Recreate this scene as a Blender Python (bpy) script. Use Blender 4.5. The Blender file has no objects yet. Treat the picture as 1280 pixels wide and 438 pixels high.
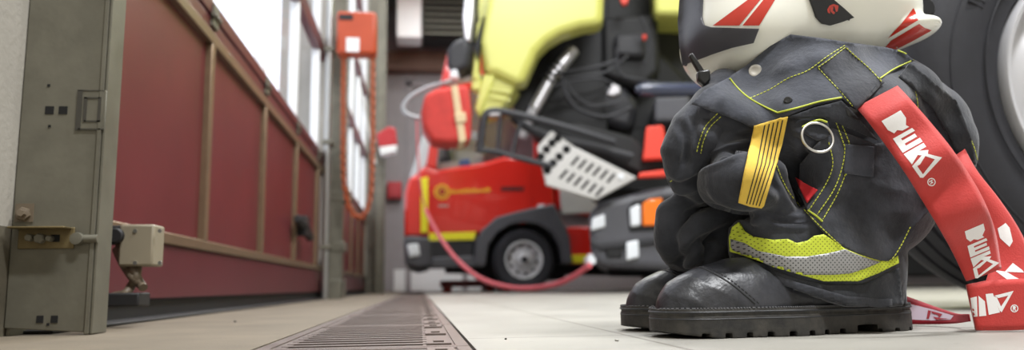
import bpy, bmesh, math, random
import numpy as np
from mathutils import Vector, Matrix, Euler
from mathutils.bvhtree import BVHTree
from mathutils.geometry import delaunay_2d_cdt
from mathutils import noise as mnoise

random.seed(7)
SC = bpy.context.scene
COL = SC.collection
R = math.radians

# ------------------------------------------------------------------ camera
FPX = 960.0
PITCH, ROLL, YAW = R(8.24), R(0.8), R(6.9)
CAM_H = 0.064
CAM = Vector((0, 0, CAM_H))
head = Vector((math.sin(YAW), math.cos(YAW), 0))
right0 = Vector((math.cos(YAW), -math.sin(YAW), 0))
fwd = (head * math.cos(PITCH) + Vector((0, 0, math.sin(PITCH)))).normalized()
up0 = right0.cross(fwd).normalized()
rgt = (right0 * math.cos(ROLL) - up0 * math.sin(ROLL)).normalized()
upv = (up0 * math.cos(ROLL) + right0 * math.sin(ROLL)).normalized()
cd = bpy.data.cameras.new('camera')
cam = bpy.data.objects.new('camera', cd)
COL.objects.link(cam)
cam.matrix_world = Matrix(((rgt.x, upv.x, -fwd.x, CAM.x), (rgt.y, upv.y, -fwd.y, CAM.y),
                           (rgt.z, upv.z, -fwd.z, CAM.z), (0, 0, 0, 1)))
cd.sensor_width = 36.0
cd.lens = FPX / 1280.0 * 36.0
cd.clip_start = 0.02
cd.dof.use_dof = True
cd.dof.focus_distance = 0.95
cd.dof.aperture_fstop = 3.4
SC.camera = cam


def ray(px, py):
    return rgt * ((px - 640.0) / FPX) - upv * ((py - 219.0) / FPX) + fwd


def at(px, py, D):
    """Point of the place seen at a photograph position, D metres along the heading."""
    d = ray(px, py)
    return CAM + d * (D / d.dot(head))


def onX(px, py, X):
    d = ray(px, py)
    return CAM + d * ((X - CAM.x) / d.x)


def onY(px, py, Y):
    d = ray(px, py)
    return CAM + d * ((Y - CAM.y) / d.y)


def onZ(px, py, Z=0.0):
    d = ray(px, py)
    return CAM + d * ((Z - CAM.z) / d.z)


# --------------------------------------------------------------- materials
def lin(c):
    r = []
    for v in c:
        v = v / 255.0
        r.append(v / 12.92 if v <= 0.04045 else ((v + 0.055) / 1.055) ** 2.4)
    return r


def mat(name, c, rough=0.5, metal=0.0, var=0.0, vscale=8.0, bump=0.0, bscale=60.0, spec=0.5, sheen=0.0,
        coat=0.0, c2=None, wave=0.0, wscale=600.0, stretch=(1, 1, 1), rvar=0.0, detail=5.0):
    m = bpy.data.materials.new(name)
    m.use_nodes = True
    nt = m.node_tree
    N, L = nt.nodes, nt.links
    b = N['Principled BSDF']
    col = lin(c)
    b.inputs['Base Color'].default_value = (*col, 1)
    b.inputs['Roughness'].default_value = rough
    b.inputs['Metallic'].default_value = metal
    b.inputs['Specular IOR Level'].default_value = spec
    b.inputs['Sheen Weight'].default_value = sheen
    b.inputs['Coat Weight'].default_value = coat
    tc = N.new('ShaderNodeTexCoord')
    mp = N.new('ShaderNodeMapping')
    mp.inputs['Scale'].default_value = stretch
    L.new(tc.outputs['Object'], mp.inputs['Vector'])
    if var > 0 or c2 is not None:
        n = N.new('ShaderNodeTexNoise')
        n.inputs['Scale'].default_value = vscale
        n.inputs['Detail'].default_value = detail
        n.inputs['Roughness'].default_value = 0.6
        L.new(mp.outputs['Vector'], n.inputs['Vector'])
        cr = N.new('ShaderNodeValToRGB')
        cr.color_ramp.elements[0].position = 0.35
        cr.color_ramp.elements[1].position = 0.68
        lo = [max(0, v * (1 - var)) for v in col]
        hi = [min(1, v * (1 + var)) for v in col] if c2 is None else lin(c2)
        cr.color_ramp.elements[0].color = (*lo, 1)
        cr.color_ramp.elements[1].color = (*hi, 1)
        L.new(n.outputs['Fac'], cr.inputs['Fac'])
        L.new(cr.outputs['Color'], b.inputs['Base Color'])
        if rvar > 0:
            mr = N.new('ShaderNodeMapRange')
            mr.inputs['To Min'].default_value = max(0, rough - rvar)
            mr.inputs['To Max'].default_value = min(1, rough + rvar)
            L.new(n.outputs['Fac'], mr.inputs['Value'])
            L.new(mr.outputs['Result'], b.inputs['Roughness'])
    hsrc = None
    if bump > 0:
        n2 = N.new('ShaderNodeTexNoise')
        n2.inputs['Scale'].default_value = bscale
        n2.inputs['Detail'].default_value = 4.0
        L.new(mp.outputs['Vector'], n2.inputs['Vector'])
        bp = N.new('ShaderNodeBump')
        bp.inputs['Strength'].default_value = bump
        bp.inputs['Distance'].default_value = 0.002
        L.new(n2.outputs['Fac'], bp.inputs['Height'])
        hsrc = bp
    if wave > 0:
        prev = hsrc
        for ax in ('X', 'Z'):
            w = N.new('ShaderNodeTexWave')
            w.bands_direction = ax
            w.inputs['Scale'].default_value = wscale
            w.inputs['Distortion'].default_value = 0.4
            L.new(tc.outputs['Object'], w.inputs['Vector'])
            bp = N.new('ShaderNodeBump')
            bp.inputs['Strength'].default_value = wave
            bp.inputs['Distance'].default_value = 0.0006
            L.new(w.outputs['Fac'], bp.inputs['Height'])
            if prev is not None:
                L.new(prev.outputs['Normal'], bp.inputs['Normal'])
            prev = bp
        hsrc = prev
    if hsrc is not None:
        L.new(hsrc.outputs['Normal'], b.inputs['Normal'])
    return m


def emit(name, c, s):
    m = bpy.data.materials.new(name)
    m.use_nodes = True
    b = m.node_tree.nodes['Principled BSDF']
    b.inputs['Base Color'].default_value = (*lin(c), 1)
    b.inputs['Emission Color'].default_value = (*lin(c), 1)
    b.inputs['Emission Strength'].default_value = s
    return m


def dots(m, pitch, rad, c, ang=0.0):
    """Perforation: little round dark holes in a staggered grid on the fabric."""
    nt = m.node_tree
    N, L = nt.nodes, nt.links
    b = N['Principled BSDF']
    tc = N.new('ShaderNodeTexCoord')
    mp = N.new('ShaderNodeMapping')
    mp.inputs['Rotation'].default_value = (0, ang, 0)
    L.new(tc.outputs['Object'], mp.inputs['Vector'])
    sp = N.new('ShaderNodeSeparateXYZ')
    L.new(mp.outputs['Vector'], sp.inputs['Vector'])

    def M(op, a, v=None):
        n = N.new('ShaderNodeMath')
        n.operation = op
        for i, q in enumerate((a, v)):
            if q is None:
                continue
            if isinstance(q, (int, float)):
                n.inputs[i].default_value = q
            else:
                L.new(q, n.inputs[i])
        return n.outputs[0]

    def cell(dx, dz):
        x = M('SUBTRACT', M('FRACT', M('ADD', M('DIVIDE', sp.outputs['X'], pitch), dx)), 0.5)
        z = M('SUBTRACT', M('FRACT', M('ADD', M('DIVIDE', sp.outputs['Z'], pitch), dz)), 0.5)
        return M('SQRT', M('ADD', M('MULTIPLY', x, x), M('MULTIPLY', z, z)))
    d = M('MINIMUM', cell(0, 0), cell(0.5, 0.5))
    f = M('LESS_THAN', d, rad)
    mx = N.new('ShaderNodeMix')
    mx.data_type = 'RGBA'
    old = b.inputs['Base Color']
    if old.is_linked:
        L.new(old.links[0].from_socket, mx.inputs['A'])
    else:
        mx.inputs['A'].default_value = old.default_value
    mx.inputs['B'].default_value = (*lin(c), 1)
    L.new(f, mx.inputs['Factor'])
    L.new(mx.outputs['Result'], old)
    return m


# ------------------------------------------------------------ object helpers
ORG = {}


def thing(name, label, cat, loc, group=None, kind=None):
    o = bpy.data.objects.new(name, None)
    o.empty_display_size = 0.05
    COL.objects.link(o)
    o.location = loc
    ORG[o] = Vector(loc)
    if label:
        o['label'] = label
    if cat:
        o['category'] = cat
    if group:
        o['group'] = group
    if kind:
        o['kind'] = kind
    return o


def tag(o, label, cat, group=None):
    o['label'] = label
    o['category'] = cat
    if group:
        o['group'] = group
    return o


def link_mesh(name, me, m, parent=None, loc=None, smooth=True, bevel=0.0, seg=2, solid=0.0, ang=40, label=None):
    """me is in world coordinates; the object gets a sensible origin."""
    o = bpy.data.objects.new(name, me)
    if parent is not None:
        org = ORG[parent]
        o.parent = parent
    else:
        if loc is None:
            n = len(me.vertices)
            a = np.empty(n * 3, dtype=np.float32)
            me.vertices.foreach_get('co', a)
            a = a.reshape(-1, 3)
            lo, hi = a.min(0), a.max(0)
            loc = ((lo[0] + hi[0]) / 2, (lo[1] + hi[1]) / 2, lo[2])
        org = Vector(loc)
        o.location = org
    me.transform(Matrix.Translation(-org))
    ORG[o] = org
    COL.objects.link(o)
    ms = m if isinstance(m, (list, tuple)) else [m]
    for q in ms:
        me.materials.append(q)
    if smooth:
        for p in me.polygons:
            p.use_smooth = True
        try:
            me.set_sharp_from_angle(angle=R(ang))
        except Exception:
            pass
    if solid:
        md = o.modifiers.new('thickness', 'SOLIDIFY')
        md.thickness = solid
        md.offset = -1
    if bevel:
        md = o.modifiers.new('bevel', 'BEVEL')
        md.width = bevel
        md.segments = seg
        md.limit_method = 'ANGLE'
        md.angle_limit = R(35)
    if label:
        o['label'] = label
    return o


def islands(bm):
    """split a bmesh into its separate pieces"""
    seen, out = set(), []
    bm.verts.ensure_lookup_table()
    for v in bm.verts:
        if v in seen:
            continue
        st, comp = [v], []
        seen.add(v)
        while st:
            a = st.pop()
            comp.append(a)
            for e in a.link_edges:
                b = e.other_vert(a)
                if b not in seen:
                    seen.add(b)
                    st.append(b)
        nb = bmesh.new()
        mp = {a: nb.verts.new(a.co) for a in comp}
        cs = set(comp)
        for f in bm.faces:
            if f.verts[0] in cs:
                nf = nb.faces.new([mp[q] for q in f.verts])
                nf.material_index = f.material_index
        out.append(nb)
    bm.free()
    return out


def each_bm(name, bm, m, parent=None, **k):
    """every separate piece becomes a part of its own"""
    return [from_bm(name, q, m, parent, **k) for q in islands(bm)]


def from_bm(name, bm, m, parent=None, **k):
    bmesh.ops.recalc_face_normals(bm, faces=bm.faces)
    me = bpy.data.meshes.new(name)
    bm.to_mesh(me)
    bm.free()
    return link_mesh(name, me, m, parent, **k)


def bx(bm, lo, hi, mi=0):
    x0, y0, z0 = lo
    x1, y1, z1 = hi
    v = [bm.verts.new(p) for p in ((x0, y0, z0), (x1, y0, z0), (x1, y1, z0), (x0, y1, z0),
                                   (x0, y0, z1), (x1, y0, z1), (x1, y1, z1), (x0, y1, z1))]
    for f in ((0, 3, 2, 1), (4, 5, 6, 7), (0, 1, 5, 4), (1, 2, 6, 5), (2, 3, 7, 6), (3, 0, 4, 7)):
        fc = bm.faces.new([v[i] for i in f])
        fc.material_index = mi


def pr(bm, pts, vec, mi=0):
    """closed prism: planar outline pts pushed along vec"""
    vec = Vector(vec)
    a = [bm.verts.new(p) for p in pts]
    b = [bm.verts.new(Vector(p) + vec) for p in pts]
    n = len(pts)
    fs = [bm.faces.new(a), bm.faces.new(list(reversed(b)))]
    for i in range(n):
        j = (i + 1) % n
        fs.append(bm.faces.new((a[j], a[i], b[i], b[j])))
    for f in fs:
        f.material_index = mi


def crom(pts, n):
    """Catmull-Rom through points (Vectors or tuples)"""
    P = [Vector(p) for p in pts]
    out = []
    for i in range(len(P) - 1):
        p0 = P[i - 1] if i else P[0] * 2 - P[1]
        p1, p2 = P[i], P[i + 1]
        p3 = P[i + 2] if i + 2 < len(P) else P[-1] * 2 - P[-2]
        for k in range(n):
            t = k / n
            out.append(0.5 * (2 * p1 + (p2 - p0) * t + (2 * p0 - 5 * p1 + 4 * p2 - p3) * t * t +
                              (3 * p1 - p0 - 3 * p2 + p3) * t ** 3))
    out.append(P[-1])
    return out


def tube(bm, pts, rad, seg=10, closed=False, mi=0):
    P = [Vector(p) for p in pts]
    n = len(P)
    rads = rad if isinstance(rad, (list, tuple)) else [rad] * n
    rings = []
    prev = None
    for i in range(n):
        if closed:
            t = P[(i + 1) % n] - P[i - 1]
        else:
            t = P[min(i + 1, n - 1)] - P[max(i - 1, 0)]
        t.normalize()
        if prev is None:
            a = t.orthogonal().normalized()
        else:
            a = (prev - t * prev.dot(t))
            a = a.normalized() if a.length > 1e-6 else t.orthogonal().normalized()
        prev = a
        b = t.cross(a)
        rings.append([bm.verts.new(P[i] + (a * math.cos(2 * math.pi * k / seg) + b * math.sin(2 * math.pi * k / seg)) * rads[i])
                      for k in range(seg)])
    m = n if closed else n - 1
    for i in range(m):
        A, B = rings[i], rings[(i + 1) % n]
        for k in range(seg):
            f = bm.faces.new((A[k], A[(k + 1) % seg], B[(k + 1) % seg], B[k]))
            f.material_index = mi
    if not closed:
        bm.faces.new(list(reversed(rings[0]))).material_index = mi
        bm.faces.new(rings[-1]).material_index = mi


def lathe(bm, prof, c, axis, seg=48, mi=0):
    """prof: list of (radius, offset along axis) ; closed with caps where radius>0 at the ends"""
    axis = Vector(axis).normalized()
    a = axis.orthogonal().normalized()
    b = axis.cross(a)
    c = Vector(c)
    rings = []
    for r, h in prof:
        if r < 1e-6:
            rings.append([bm.verts.new(c + axis * h)])
        else:
            rings.append([bm.verts.new(c + axis * h + (a * math.cos(2 * math.pi * k / seg) + b * math.sin(2 * math.pi * k / seg)) * r)
                          for k in range(seg)])
    for A, B in zip(rings, rings[1:]):
        for k in range(seg):
            k2 = (k + 1) % seg
            if len(A) == 1 and len(B) == 1:
                continue
            if len(A) == 1:
                f = bm.faces.new((A[0], B[k2], B[k]))
            elif len(B) == 1:
                f = bm.faces.new((A[k], A[k2], B[0]))
            else:
                f = bm.faces.new((A[k], A[k2], B[k2], B[k]))
            f.material_index = mi


def disc(bm, c, axis, r, h, seg=20, mi=0):
    lathe(bm, [(0, -h / 2), (r, -h / 2), (r, h / 2), (0, h / 2)], c, axis, seg, mi)


# ------------------------------------------------------------------- solids
class Grid:
    def __init__(self, lo, hi, res):
        self.lo = np.array(lo, dtype=np.float32)
        self.res = res
        self.n = [int(math.ceil((hi[i] - lo[i]) / res)) + 1 for i in range(3)]
        ax = [self.lo[i] + res * np.arange(self.n[i], dtype=np.float32) for i in range(3)]
        self.p = np.meshgrid(*ax, indexing='ij')

    def mesh(self, f, name):
        n = self.n
        s = f < 0
        # cell vertices
        acc = np.zeros((n[0] - 1, n[1] - 1, n[2] - 1, 3), dtype=np.float32)
        cnt = np.zeros((n[0] - 1, n[1] - 1, n[2] - 1), dtype=np.float32)
        cs = [(i, j, k) for i in (0, 1) for j in (0, 1) for k in (0, 1)]

        def sub(a, c):
            return a[c[0]:n[0] - 1 + c[0], c[1]:n[1] - 1 + c[1], c[2]:n[2] - 1 + c[2]]
        for c in cs:
            for ax in range(3):
                if c[ax]:
                    continue
                d = list(c)
                d[ax] = 1
                fa, fb = sub(f, c), sub(f, d)
                cr = (fa < 0) != (fb < 0)
                den = fa - fb
                t = np.where(cr, fa / np.where(np.abs(den) < 1e-9, 1e-9, den), 0)
                for q in range(3):
                    acc[..., q] += np.where(cr, c[q] + (t if q == ax else 0), 0)
                cnt += cr
        act = cnt > 0
        idx = -np.ones(act.shape, dtype=np.int64)
        idx[act] = np.arange(act.sum())
        ijk = np.argwhere(act)
        v = ijk + acc[act] / cnt[act][:, None]
        v = self.lo + v * self.res
        faces = []
        for ax in range(3):
            o = [q for q in range(3) if q != ax]
            sl0 = [slice(None)] * 3
            sl1 = [slice(None)] * 3
            sl0[ax] = slice(0, n[ax] - 1)
            sl1[ax] = slice(1, n[ax])
            cr = s[tuple(sl0)] != s[tuple(sl1)]
            ins = s[tuple(sl0)]
            e = np.argwhere(cr)
            e = e[(e[:, o[0]] > 0) & (e[:, o[1]] > 0) & (e[:, o[0]] < n[o[0]] - 1) & (e[:, o[1]] < n[o[1]] - 1)]
            fl = ins[e[:, 0], e[:, 1], e[:, 2]]
            q = []
            for da, db in ((0, 0), (1, 0), (1, 1), (0, 1)):
                w = e.copy()
                w[:, o[0]] -= da
                w[:, o[1]] -= db
                q.append(idx[w[:, 0], w[:, 1], w[:, 2]])
            q = np.stack(q, 1)
            if ax == 1:
                fl = ~fl
            q[~fl] = q[~fl][:, ::-1]
            faces.append(q)
        faces = np.concatenate(faces)
        me = bpy.data.meshes.new(name)
        me.from_pydata(v.tolist(), [], faces.tolist())
        bm = bmesh.new()
        bm.from_mesh(me)
        bmesh.ops.recalc_face_normals(bm, faces=bm.faces)
        bm.to_mesh(me)
        bm.free()
        return me


E1, E2, E3 = right0.copy(), Vector((0, 0, 1)), head.copy()


def ell(g, c, r, rot=0.0, frame=None):
    """ellipsoid distance; r along (right, up, away); rot in the upright plane (degrees, counter-clockwise)"""
    e1, e2, e3 = frame or (E1, E2, E3)
    ca, sa = math.cos(R(rot)), math.sin(R(rot))
    a = e1 * ca + e2 * sa
    b = e2 * ca - e1 * sa
    X, Y, Z = g.p[0] - c[0], g.p[1] - c[1], g.p[2] - c[2]
    u = (X * a.x + Y * a.y + Z * a.z)
    v = (X * b.x + Y * b.y + Z * b.z)
    w = (X * e3.x + Y * e3.y + Z * e3.z)
    k0 = np.sqrt((u / r[0]) ** 2 + (v / r[1]) ** 2 + (w / r[2]) ** 2)
    k1 = np.sqrt((u / r[0] ** 2) ** 2 + (v / r[1] ** 2) ** 2 + (w / r[2] ** 2) ** 2)
    return k0 * (k0 - 1) / np.maximum(k1, 1e-6)


def chain(g, pts, rads):
    out = None
    for (a, b, ra, rb) in zip(pts, pts[1:], rads, rads[1:]):
        d = Vector(b) - Vector(a)
        l2 = max(d.length_squared, 1e-9)
        X, Y, Z = g.p[0] - a[0], g.p[1] - a[1], g.p[2] - a[2]
        h = np.clip((X * d.x + Y * d.y + Z * d.z) / l2, 0, 1)
        q = np.sqrt((X - h * d.x) ** 2 + (Y - h * d.y) ** 2 + (Z - h * d.z) ** 2) - (ra + (rb - ra) * h)
        out = q if out is None else np.minimum(out, q)
    return out


def smin(a, b, k):
    if a is None:
        return b
    h = np.maximum(k - np.abs(a - b), 0) / k
    return np.minimum(a, b) - h * h * k * 0.25


def wrinkle(me, amp, scale, stretch=(1, 1, 1), seed=0.0, ridged=True):
    me.update()
    nv = len(me.vertices)
    no = [v.normal.copy() for v in me.vertices]
    for i in range(nv):
        v = me.vertices[i]
        p = Vector((v.co.x * stretch[0], v.co.y * stretch[1], v.co.z * stretch[2])) * scale + Vector((seed, seed * 1.7, -seed))
        w = mnoise.noise(p * 0.5 + Vector((11, 3, 5)))
        q = mnoise.noise(p + Vector((w, w, w)) * 1.2)
        h = (1 - abs(q) * 2.2) if ridged else q
        v.co = v.co + no[i] * (h * amp)
    me.update()


def project(co):
    v = co - CAM
    z = v.dot(fwd)
    return Vector((640 + FPX * v.dot(rgt) / z, 219 - FPX * v.dot(upv) / z))


def creases(me, lst):
    """folds pressed into the cloth: lst of (path, half width, depth); a valley with soft ridges beside it"""
    me.update()
    no = [v.normal.copy() for v in me.vertices]
    sg = []
    for path, w, dep in lst:
        P_ = crom([Vector((p[0], p[1], 0)) for p in path], 5)
        xs = [p.x for p in P_]
        ys = [p.y for p in P_]
        sg.append(([Vector((p.x, p.y)) for p in P_], w, dep, min(xs) - 4 * w, max(xs) + 4 * w, min(ys) - 4 * w, max(ys) + 4 * w))
    for i, v in enumerate(me.vertices):
        if no[i].dot(v.co - CAM) > 0:
            continue
        p = project(v.co)
        h = 0.0
        for P_, w, dep, x0, x1, y0, y1 in sg:
            if not (x0 < p.x < x1 and y0 < p.y < y1):
                continue
            best, bt_ = 1e9, 0
            n = len(P_) - 1
            for k in range(n):
                a, b = P_[k], P_[k + 1]
                d = b - a
                t = max(0.0, min(1.0, (p - a).dot(d) / max(d.length_squared, 1e-9)))
                q = (p - a - d * t).length
                if q < best:
                    best, bt_ = q, (k + t) / n
            taper = min(1.0, 4 * bt_, 4 * (1 - bt_)) if n else 1
            r_ = best / w
            h += dep * taper * (-math.exp(-r_ * r_) + 0.55 * math.exp(-((r_ - 2.0) / 0.9) ** 2))
        if h:
            v.co = v.co + no[i] * h
    me.update()


def bvh_of(*objs):
    vs, fs = [], []
    for o in objs:
        org = ORG[o]
        b = len(vs)
        vs += [v.co + org for v in o.data.vertices]
        fs += [[b + i for i in p.vertices] for p in o.data.polygons]
    return BVHTree.FromPolygons(vs, fs)


def hit(bvh, px, py):
    d = ray(px, py).normalized()
    loc, no, i, t = bvh.ray_cast(CAM, d, 6.0)
    return t, d, no


def drape(name, poly, bvh, m, parent, off=0.001, thick=0.0015, step=4.0, relax=0, label=None, bevel=0.0, tmax=None, wr=0.0):
    """a piece of cloth or sticker with the given outline laid on the surface underneath"""
    pts = []
    n = len(poly)
    for i in range(n):
        a, b = Vector(poly[i]), Vector(poly[(i + 1) % n])
        k = max(1, int((b - a).length / step))
        pts += [a.lerp(b, j / k) for j in range(k)]
    nb = len(pts)
    xs = [p.x for p in pts]
    ys = [p.y for p in pts]

    def inside(x, y):
        c = False
        j = nb - 1
        for i in range(nb):
            if (pts[i].y > y) != (pts[j].y > y) and x < (pts[j].x - pts[i].x) * (y - pts[i].y) / (pts[j].y - pts[i].y) + pts[i].x:
                c = not c
            j = i
        return c
    allp = list(pts)
    y = min(ys) + step * 0.5
    row = 0
    while y < max(ys):
        x = min(xs) + step * (0.5 if row % 2 else 0.0)
        while x < max(xs):
            if inside(x, y) and min((p.x - x) ** 2 + (p.y - y) ** 2 for p in pts) > (0.45 * step) ** 2:
                allp.append(Vector((x, y)))
            x += step
        y += step * 0.87
        row += 1
    vs, es, fs, *_ = delaunay_2d_cdt(allp, [(i, (i + 1) % nb) for i in range(nb)], [], 1, 1e-4)
    T, Dr = [], []
    for p in vs:
        t, d, no = hit(bvh, p.x, p.y)
        if t is None or (tmax and t > tmax):
            t = None
        T.append(t)
        Dr.append(d)
    nbr = [set() for _ in vs]
    for f in fs:
        for i in range(len(f)):
            a, b = f[i], f[(i + 1) % len(f)]
            nbr[a].add(b)
            nbr[b].add(a)
    for _ in range(60):
        todo = [i for i in range(len(vs)) if T[i] is None]
        if not todo:
            break
        newv = {}
        for i in todo:
            q = [T[j] for j in nbr[i] if T[j] is not None]
            if q:
                newv[i] = sum(q) / len(q)
        if not newv:
            break
        for i, q in newv.items():
            T[i] = q
    T = [0.95 if t is None else t for t in T]
    base = list(T)
    for _ in range(relax):
        T = [min(base[i], sum(T[j] for j in nbr[i]) / len(nbr[i])) if nbr[i] else T[i] for i in range(len(vs))]
    co = []
    for i in range(len(vs)):
        w = wr * mnoise.noise(Vector((vs[i].x * 0.035, vs[i].y * 0.035, 3.1))) if wr else 0
        co.append(CAM + Dr[i] * (T[i] - off + w))
    me = bpy.data.meshes.new(name)
    out = []
    for f in fs:
        f = list(f)
        if len(f) >= 3:
            a, b, c = co[f[0]], co[f[1]], co[f[2]]
            if (b - a).cross(c - a).dot(Dr[f[0]]) > 0:
                f.reverse()
            out.append(f)
    me.from_pydata(co, [], out)
    return link_mesh(name, me, m, parent, solid=thick if thick > 0.0006 else 0.0, label=label, bevel=bevel, ang=75)


def stitches(bm, path, bvh, dash=3.6, gap=2.0, w=0.0011, off=0.0008, solid=False):
    P = crom([Vector((p[0], p[1], 0)) for p in path], 14)
    seg, acc = [], 0.0
    cum = [0.0]
    for a, b in zip(P, P[1:]):
        cum.append(cum[-1] + (b - a).length)

    def pt(s):
        for i in range(len(P) - 1):
            if cum[i + 1] >= s:
                u = (s - cum[i]) / max(cum[i + 1] - cum[i], 1e-6)
                return P[i].lerp(P[i + 1], u)
        return P[-1]
    s = 0.0
    if solid:
        dash, gap = 3.0, 0.0
    last = None
    while s < cum[-1]:
        e = min(s + dash, cum[-1])
        q = []
        for u in (s, (s + e) / 2, e):
            p = pt(u)
            t, d, no = hit(bvh, p.x, p.y)
            if t is not None:
                q.append(CAM + d * (t - off))
        if len(q) == 3 and (q[0] - q[2]).length < 0.02:
            tube(bm, q, w, 6)
        s = e + gap


def ribbon(name, Lp, Rp, Ds, m, parent, thick=0.0016, n=8, bow=0.0, k=6, label=None, DsR=None):
    DsR = DsR or Ds
    A = crom([at(p[0], p[1], d) for p, d in zip(Lp, Ds)], n)
    B = crom([at(p[0], p[1], d) for p, d in zip(Rp, DsR)], n)
    vs, fs = [], []
    for a, b in zip(A, B):
        for j in range(k + 1):
            t = j / k
            vs.append(a.lerp(b, t) - head * (bow * 4 * t * (1 - t)))
    for i in range(len(A) - 1):
        for j in range(k):
            q = i * (k + 1) + j
            fs.append((q, q + 1, q + k + 2, q + k + 1))
    me = bpy.data.meshes.new(name)
    me.from_pydata(vs, [], fs)
    me.update()
    p = me.polygons[len(me.polygons) // 2]
    if p.normal.dot(p.center - CAM) > 0:
        me.flip_normals()
    return link_mesh(name, me, m, parent, solid=thick, label=label, ang=80)
# =================================================================== SETTING
WX = -0.615          # inner face of the door wall
DX = -0.62           # face of the sectional doors
YB = 13.8            # back wall
CEIL = 5.2


def struct(o):
    o['kind'] = 'structure'
    return o


def floor_material():
    m = mat('concrete_floor', (142, 139, 132), 0.5, var=0.10, vscale=3.0, bump=0.25, bscale=260, c2=(158, 155, 147), rvar=0.12, detail=9)
    nt = m.node_tree
    N, L = nt.nodes, nt.links
    b = N['Principled BSDF']
    tc = N.new('ShaderNodeTexCoord')
    sp = N.new('ShaderNodeSeparateXYZ')
    L.new(tc.outputs['Object'], sp.inputs['Vector'])

    def M(op, a, v=None):
        n = N.new('ShaderNodeMath')
        n.operation = op
        for i, q in enumerate((a, v)):
            if q is None:
                continue
            if isinstance(q, (int, float)):
                n.inputs[i].default_value = q
            else:
                L.new(q, n.inputs[i])
        return n.outputs[0]
    # joints between the cast slabs, running along and across the hall
    jx = M('ABSOLUTE', M('SUBTRACT', M('FRACT', M('DIVIDE', M('SUBTRACT', sp.outputs['X'], 0.262 - 0.5 * 1.25), 1.25)), 0.5))
    jy = M('ABSOLUTE', M('SUBTRACT', M('FRACT', M('DIVIDE', M('SUBTRACT', sp.outputs['Y'], 0.35), 1.25)), 0.5))
    f = M('MAXIMUM', M('LESS_THAN', jx, 0.0022), M('LESS_THAN', jy, 0.0022))
    # grey grit and oil spots
    n = N.new('ShaderNodeTexNoise')
    n.inputs['Scale'].default_value = 45
    n.inputs['Detail'].default_value = 6
    L.new(tc.outputs['Object'], n.inputs['Vector'])
    g = M('MULTIPLY', M('GREATER_THAN', n.outputs['Fac'], 0.69), 0.35)
    f2 = M('MAXIMUM', M('MULTIPLY', f, 0.8), g)
    mx = N.new('ShaderNodeMix')
    mx.data_type = 'RGBA'
    L.new(b.inputs['Base Color'].links[0].from_socket, mx.inputs['A'])
    mx.inputs['B'].default_value = (*lin((92, 86, 78)), 1)
    L.new(f2, mx.inputs['Factor'])
    L.new(mx.outputs['Result'], b.inputs['Base Color'])
    return m


M_floor = floor_material()
M_floor_shaded = mat('concrete_floor_shaded', (108, 98, 83), 0.7, var=0.16, vscale=5, bump=0.3, bscale=240, detail=9)  # left slab: shade of the dim door side put into a darker concrete colour
M_plaster = mat('plaster', (158, 153, 143), 0.85, var=0.05, vscale=9, bump=0.5, bscale=90)
M_dado = mat('dado_paint', (98, 92, 78), 0.6, var=0.10, vscale=12, bump=0.5, bscale=90)
M_back = mat('back_wall_paint', (148, 142, 142), 0.8, var=0.03)
M_ceil = mat('ceiling_paint', (150, 148, 145), 0.9)
M_brown = mat('brown_beam', (104, 74, 58), 0.6)
M_white = mat('white_enamel', (228, 228, 226), 0.4)
M_doorred = mat('door_red', (94, 33, 38), 0.42, var=0.08, vscale=5, bump=0.12, bscale=140)
M_maroon = mat('door_maroon', (86, 33, 39), 0.38, var=0.06, vscale=5)
M_beige = mat('anodised_frame', (130, 110, 88), 0.38, metal=0.55, var=0.08, vscale=20)
M_rubber = mat('black_rubber', (26, 25, 26), 0.6, bump=0.1)
M_galv = mat('galvanised_steel', (112, 109, 97), 0.5, metal=0.4, var=0.14, vscale=14, bump=0.10, bscale=120, rvar=0.12, detail=8)
M_zinc = mat('yellow_zinc', (118, 104, 72), 0.45, metal=0.5, var=0.15, vscale=40)
M_dark = mat('dark_gap', (14, 13, 12), 0.9)
M_steel = mat('bright_steel', (178, 178, 176), 0.3, metal=0.9, var=0.05)
M_grate = mat('grate_steel', (116, 105, 100), 0.42, metal=0.55, var=0.16, vscale=14, bump=0.15, bscale=90, rvar=0.1)
M_trench = mat('trench_concrete', (44, 40, 38), 0.9)
M_edge = mat('pressed_edge_shade', (58, 55, 48), 0.6)
M_box = mat('beige_plastic', (136, 127, 108), 0.5, var=0.06)
M_cable = mat('grey_cable', (104, 92, 76), 0.5)
M_orange = mat('hoist_orange', (178, 70, 34), 0.42, var=0.06)
M_chain = mat('orange_chain', (168, 80, 40), 0.4, metal=0.2)
M_chainz = mat('zinc_chain', (170, 166, 150), 0.3, metal=0.8)
M_redbox = mat('red_plastic', (176, 36, 42), 0.4)


def glass_mat():
    m = bpy.data.materials.new('window_glass')
    m.use_nodes = True
    N, L = m.node_tree.nodes, m.node_tree.links
    N.remove(N['Principled BSDF'])
    t = N.new('ShaderNodeBsdfTransparent')
    t.inputs['Color'].default_value = (0.93, 0.94, 0.96, 1)
    g = N.new('ShaderNodeBsdfGlossy')
    g.inputs['Roughness'].default_value = 0.05
    x = N.new('ShaderNodeMixShader')
    x.inputs['Fac'].default_value = 0.06
    L.new(t.outputs[0], x.inputs[1])
    L.new(g.outputs[0], x.inputs[2])
    L.new(x.outputs[0], N['Material Output'].inputs['Surface'])
    return m


M_glass = glass_mat()

# floor: two slabs with the drain channel between them
GX0, GX1 = -0.176, 0.054
bm = bmesh.new()
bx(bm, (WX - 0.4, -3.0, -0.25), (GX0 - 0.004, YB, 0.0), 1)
bx(bm, (GX1 + 0.004, -3.0, -0.25), (12.0, YB, 0.0), 0)
bx(bm, (GX0 - 0.004, -3.0, -0.25), (GX1 + 0.004, YB, -0.08), 2)
struct(from_bm('floor', bm, [M_floor, M_floor_shaded, M_trench], loc=(0, 0, 0), smooth=False))

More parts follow.
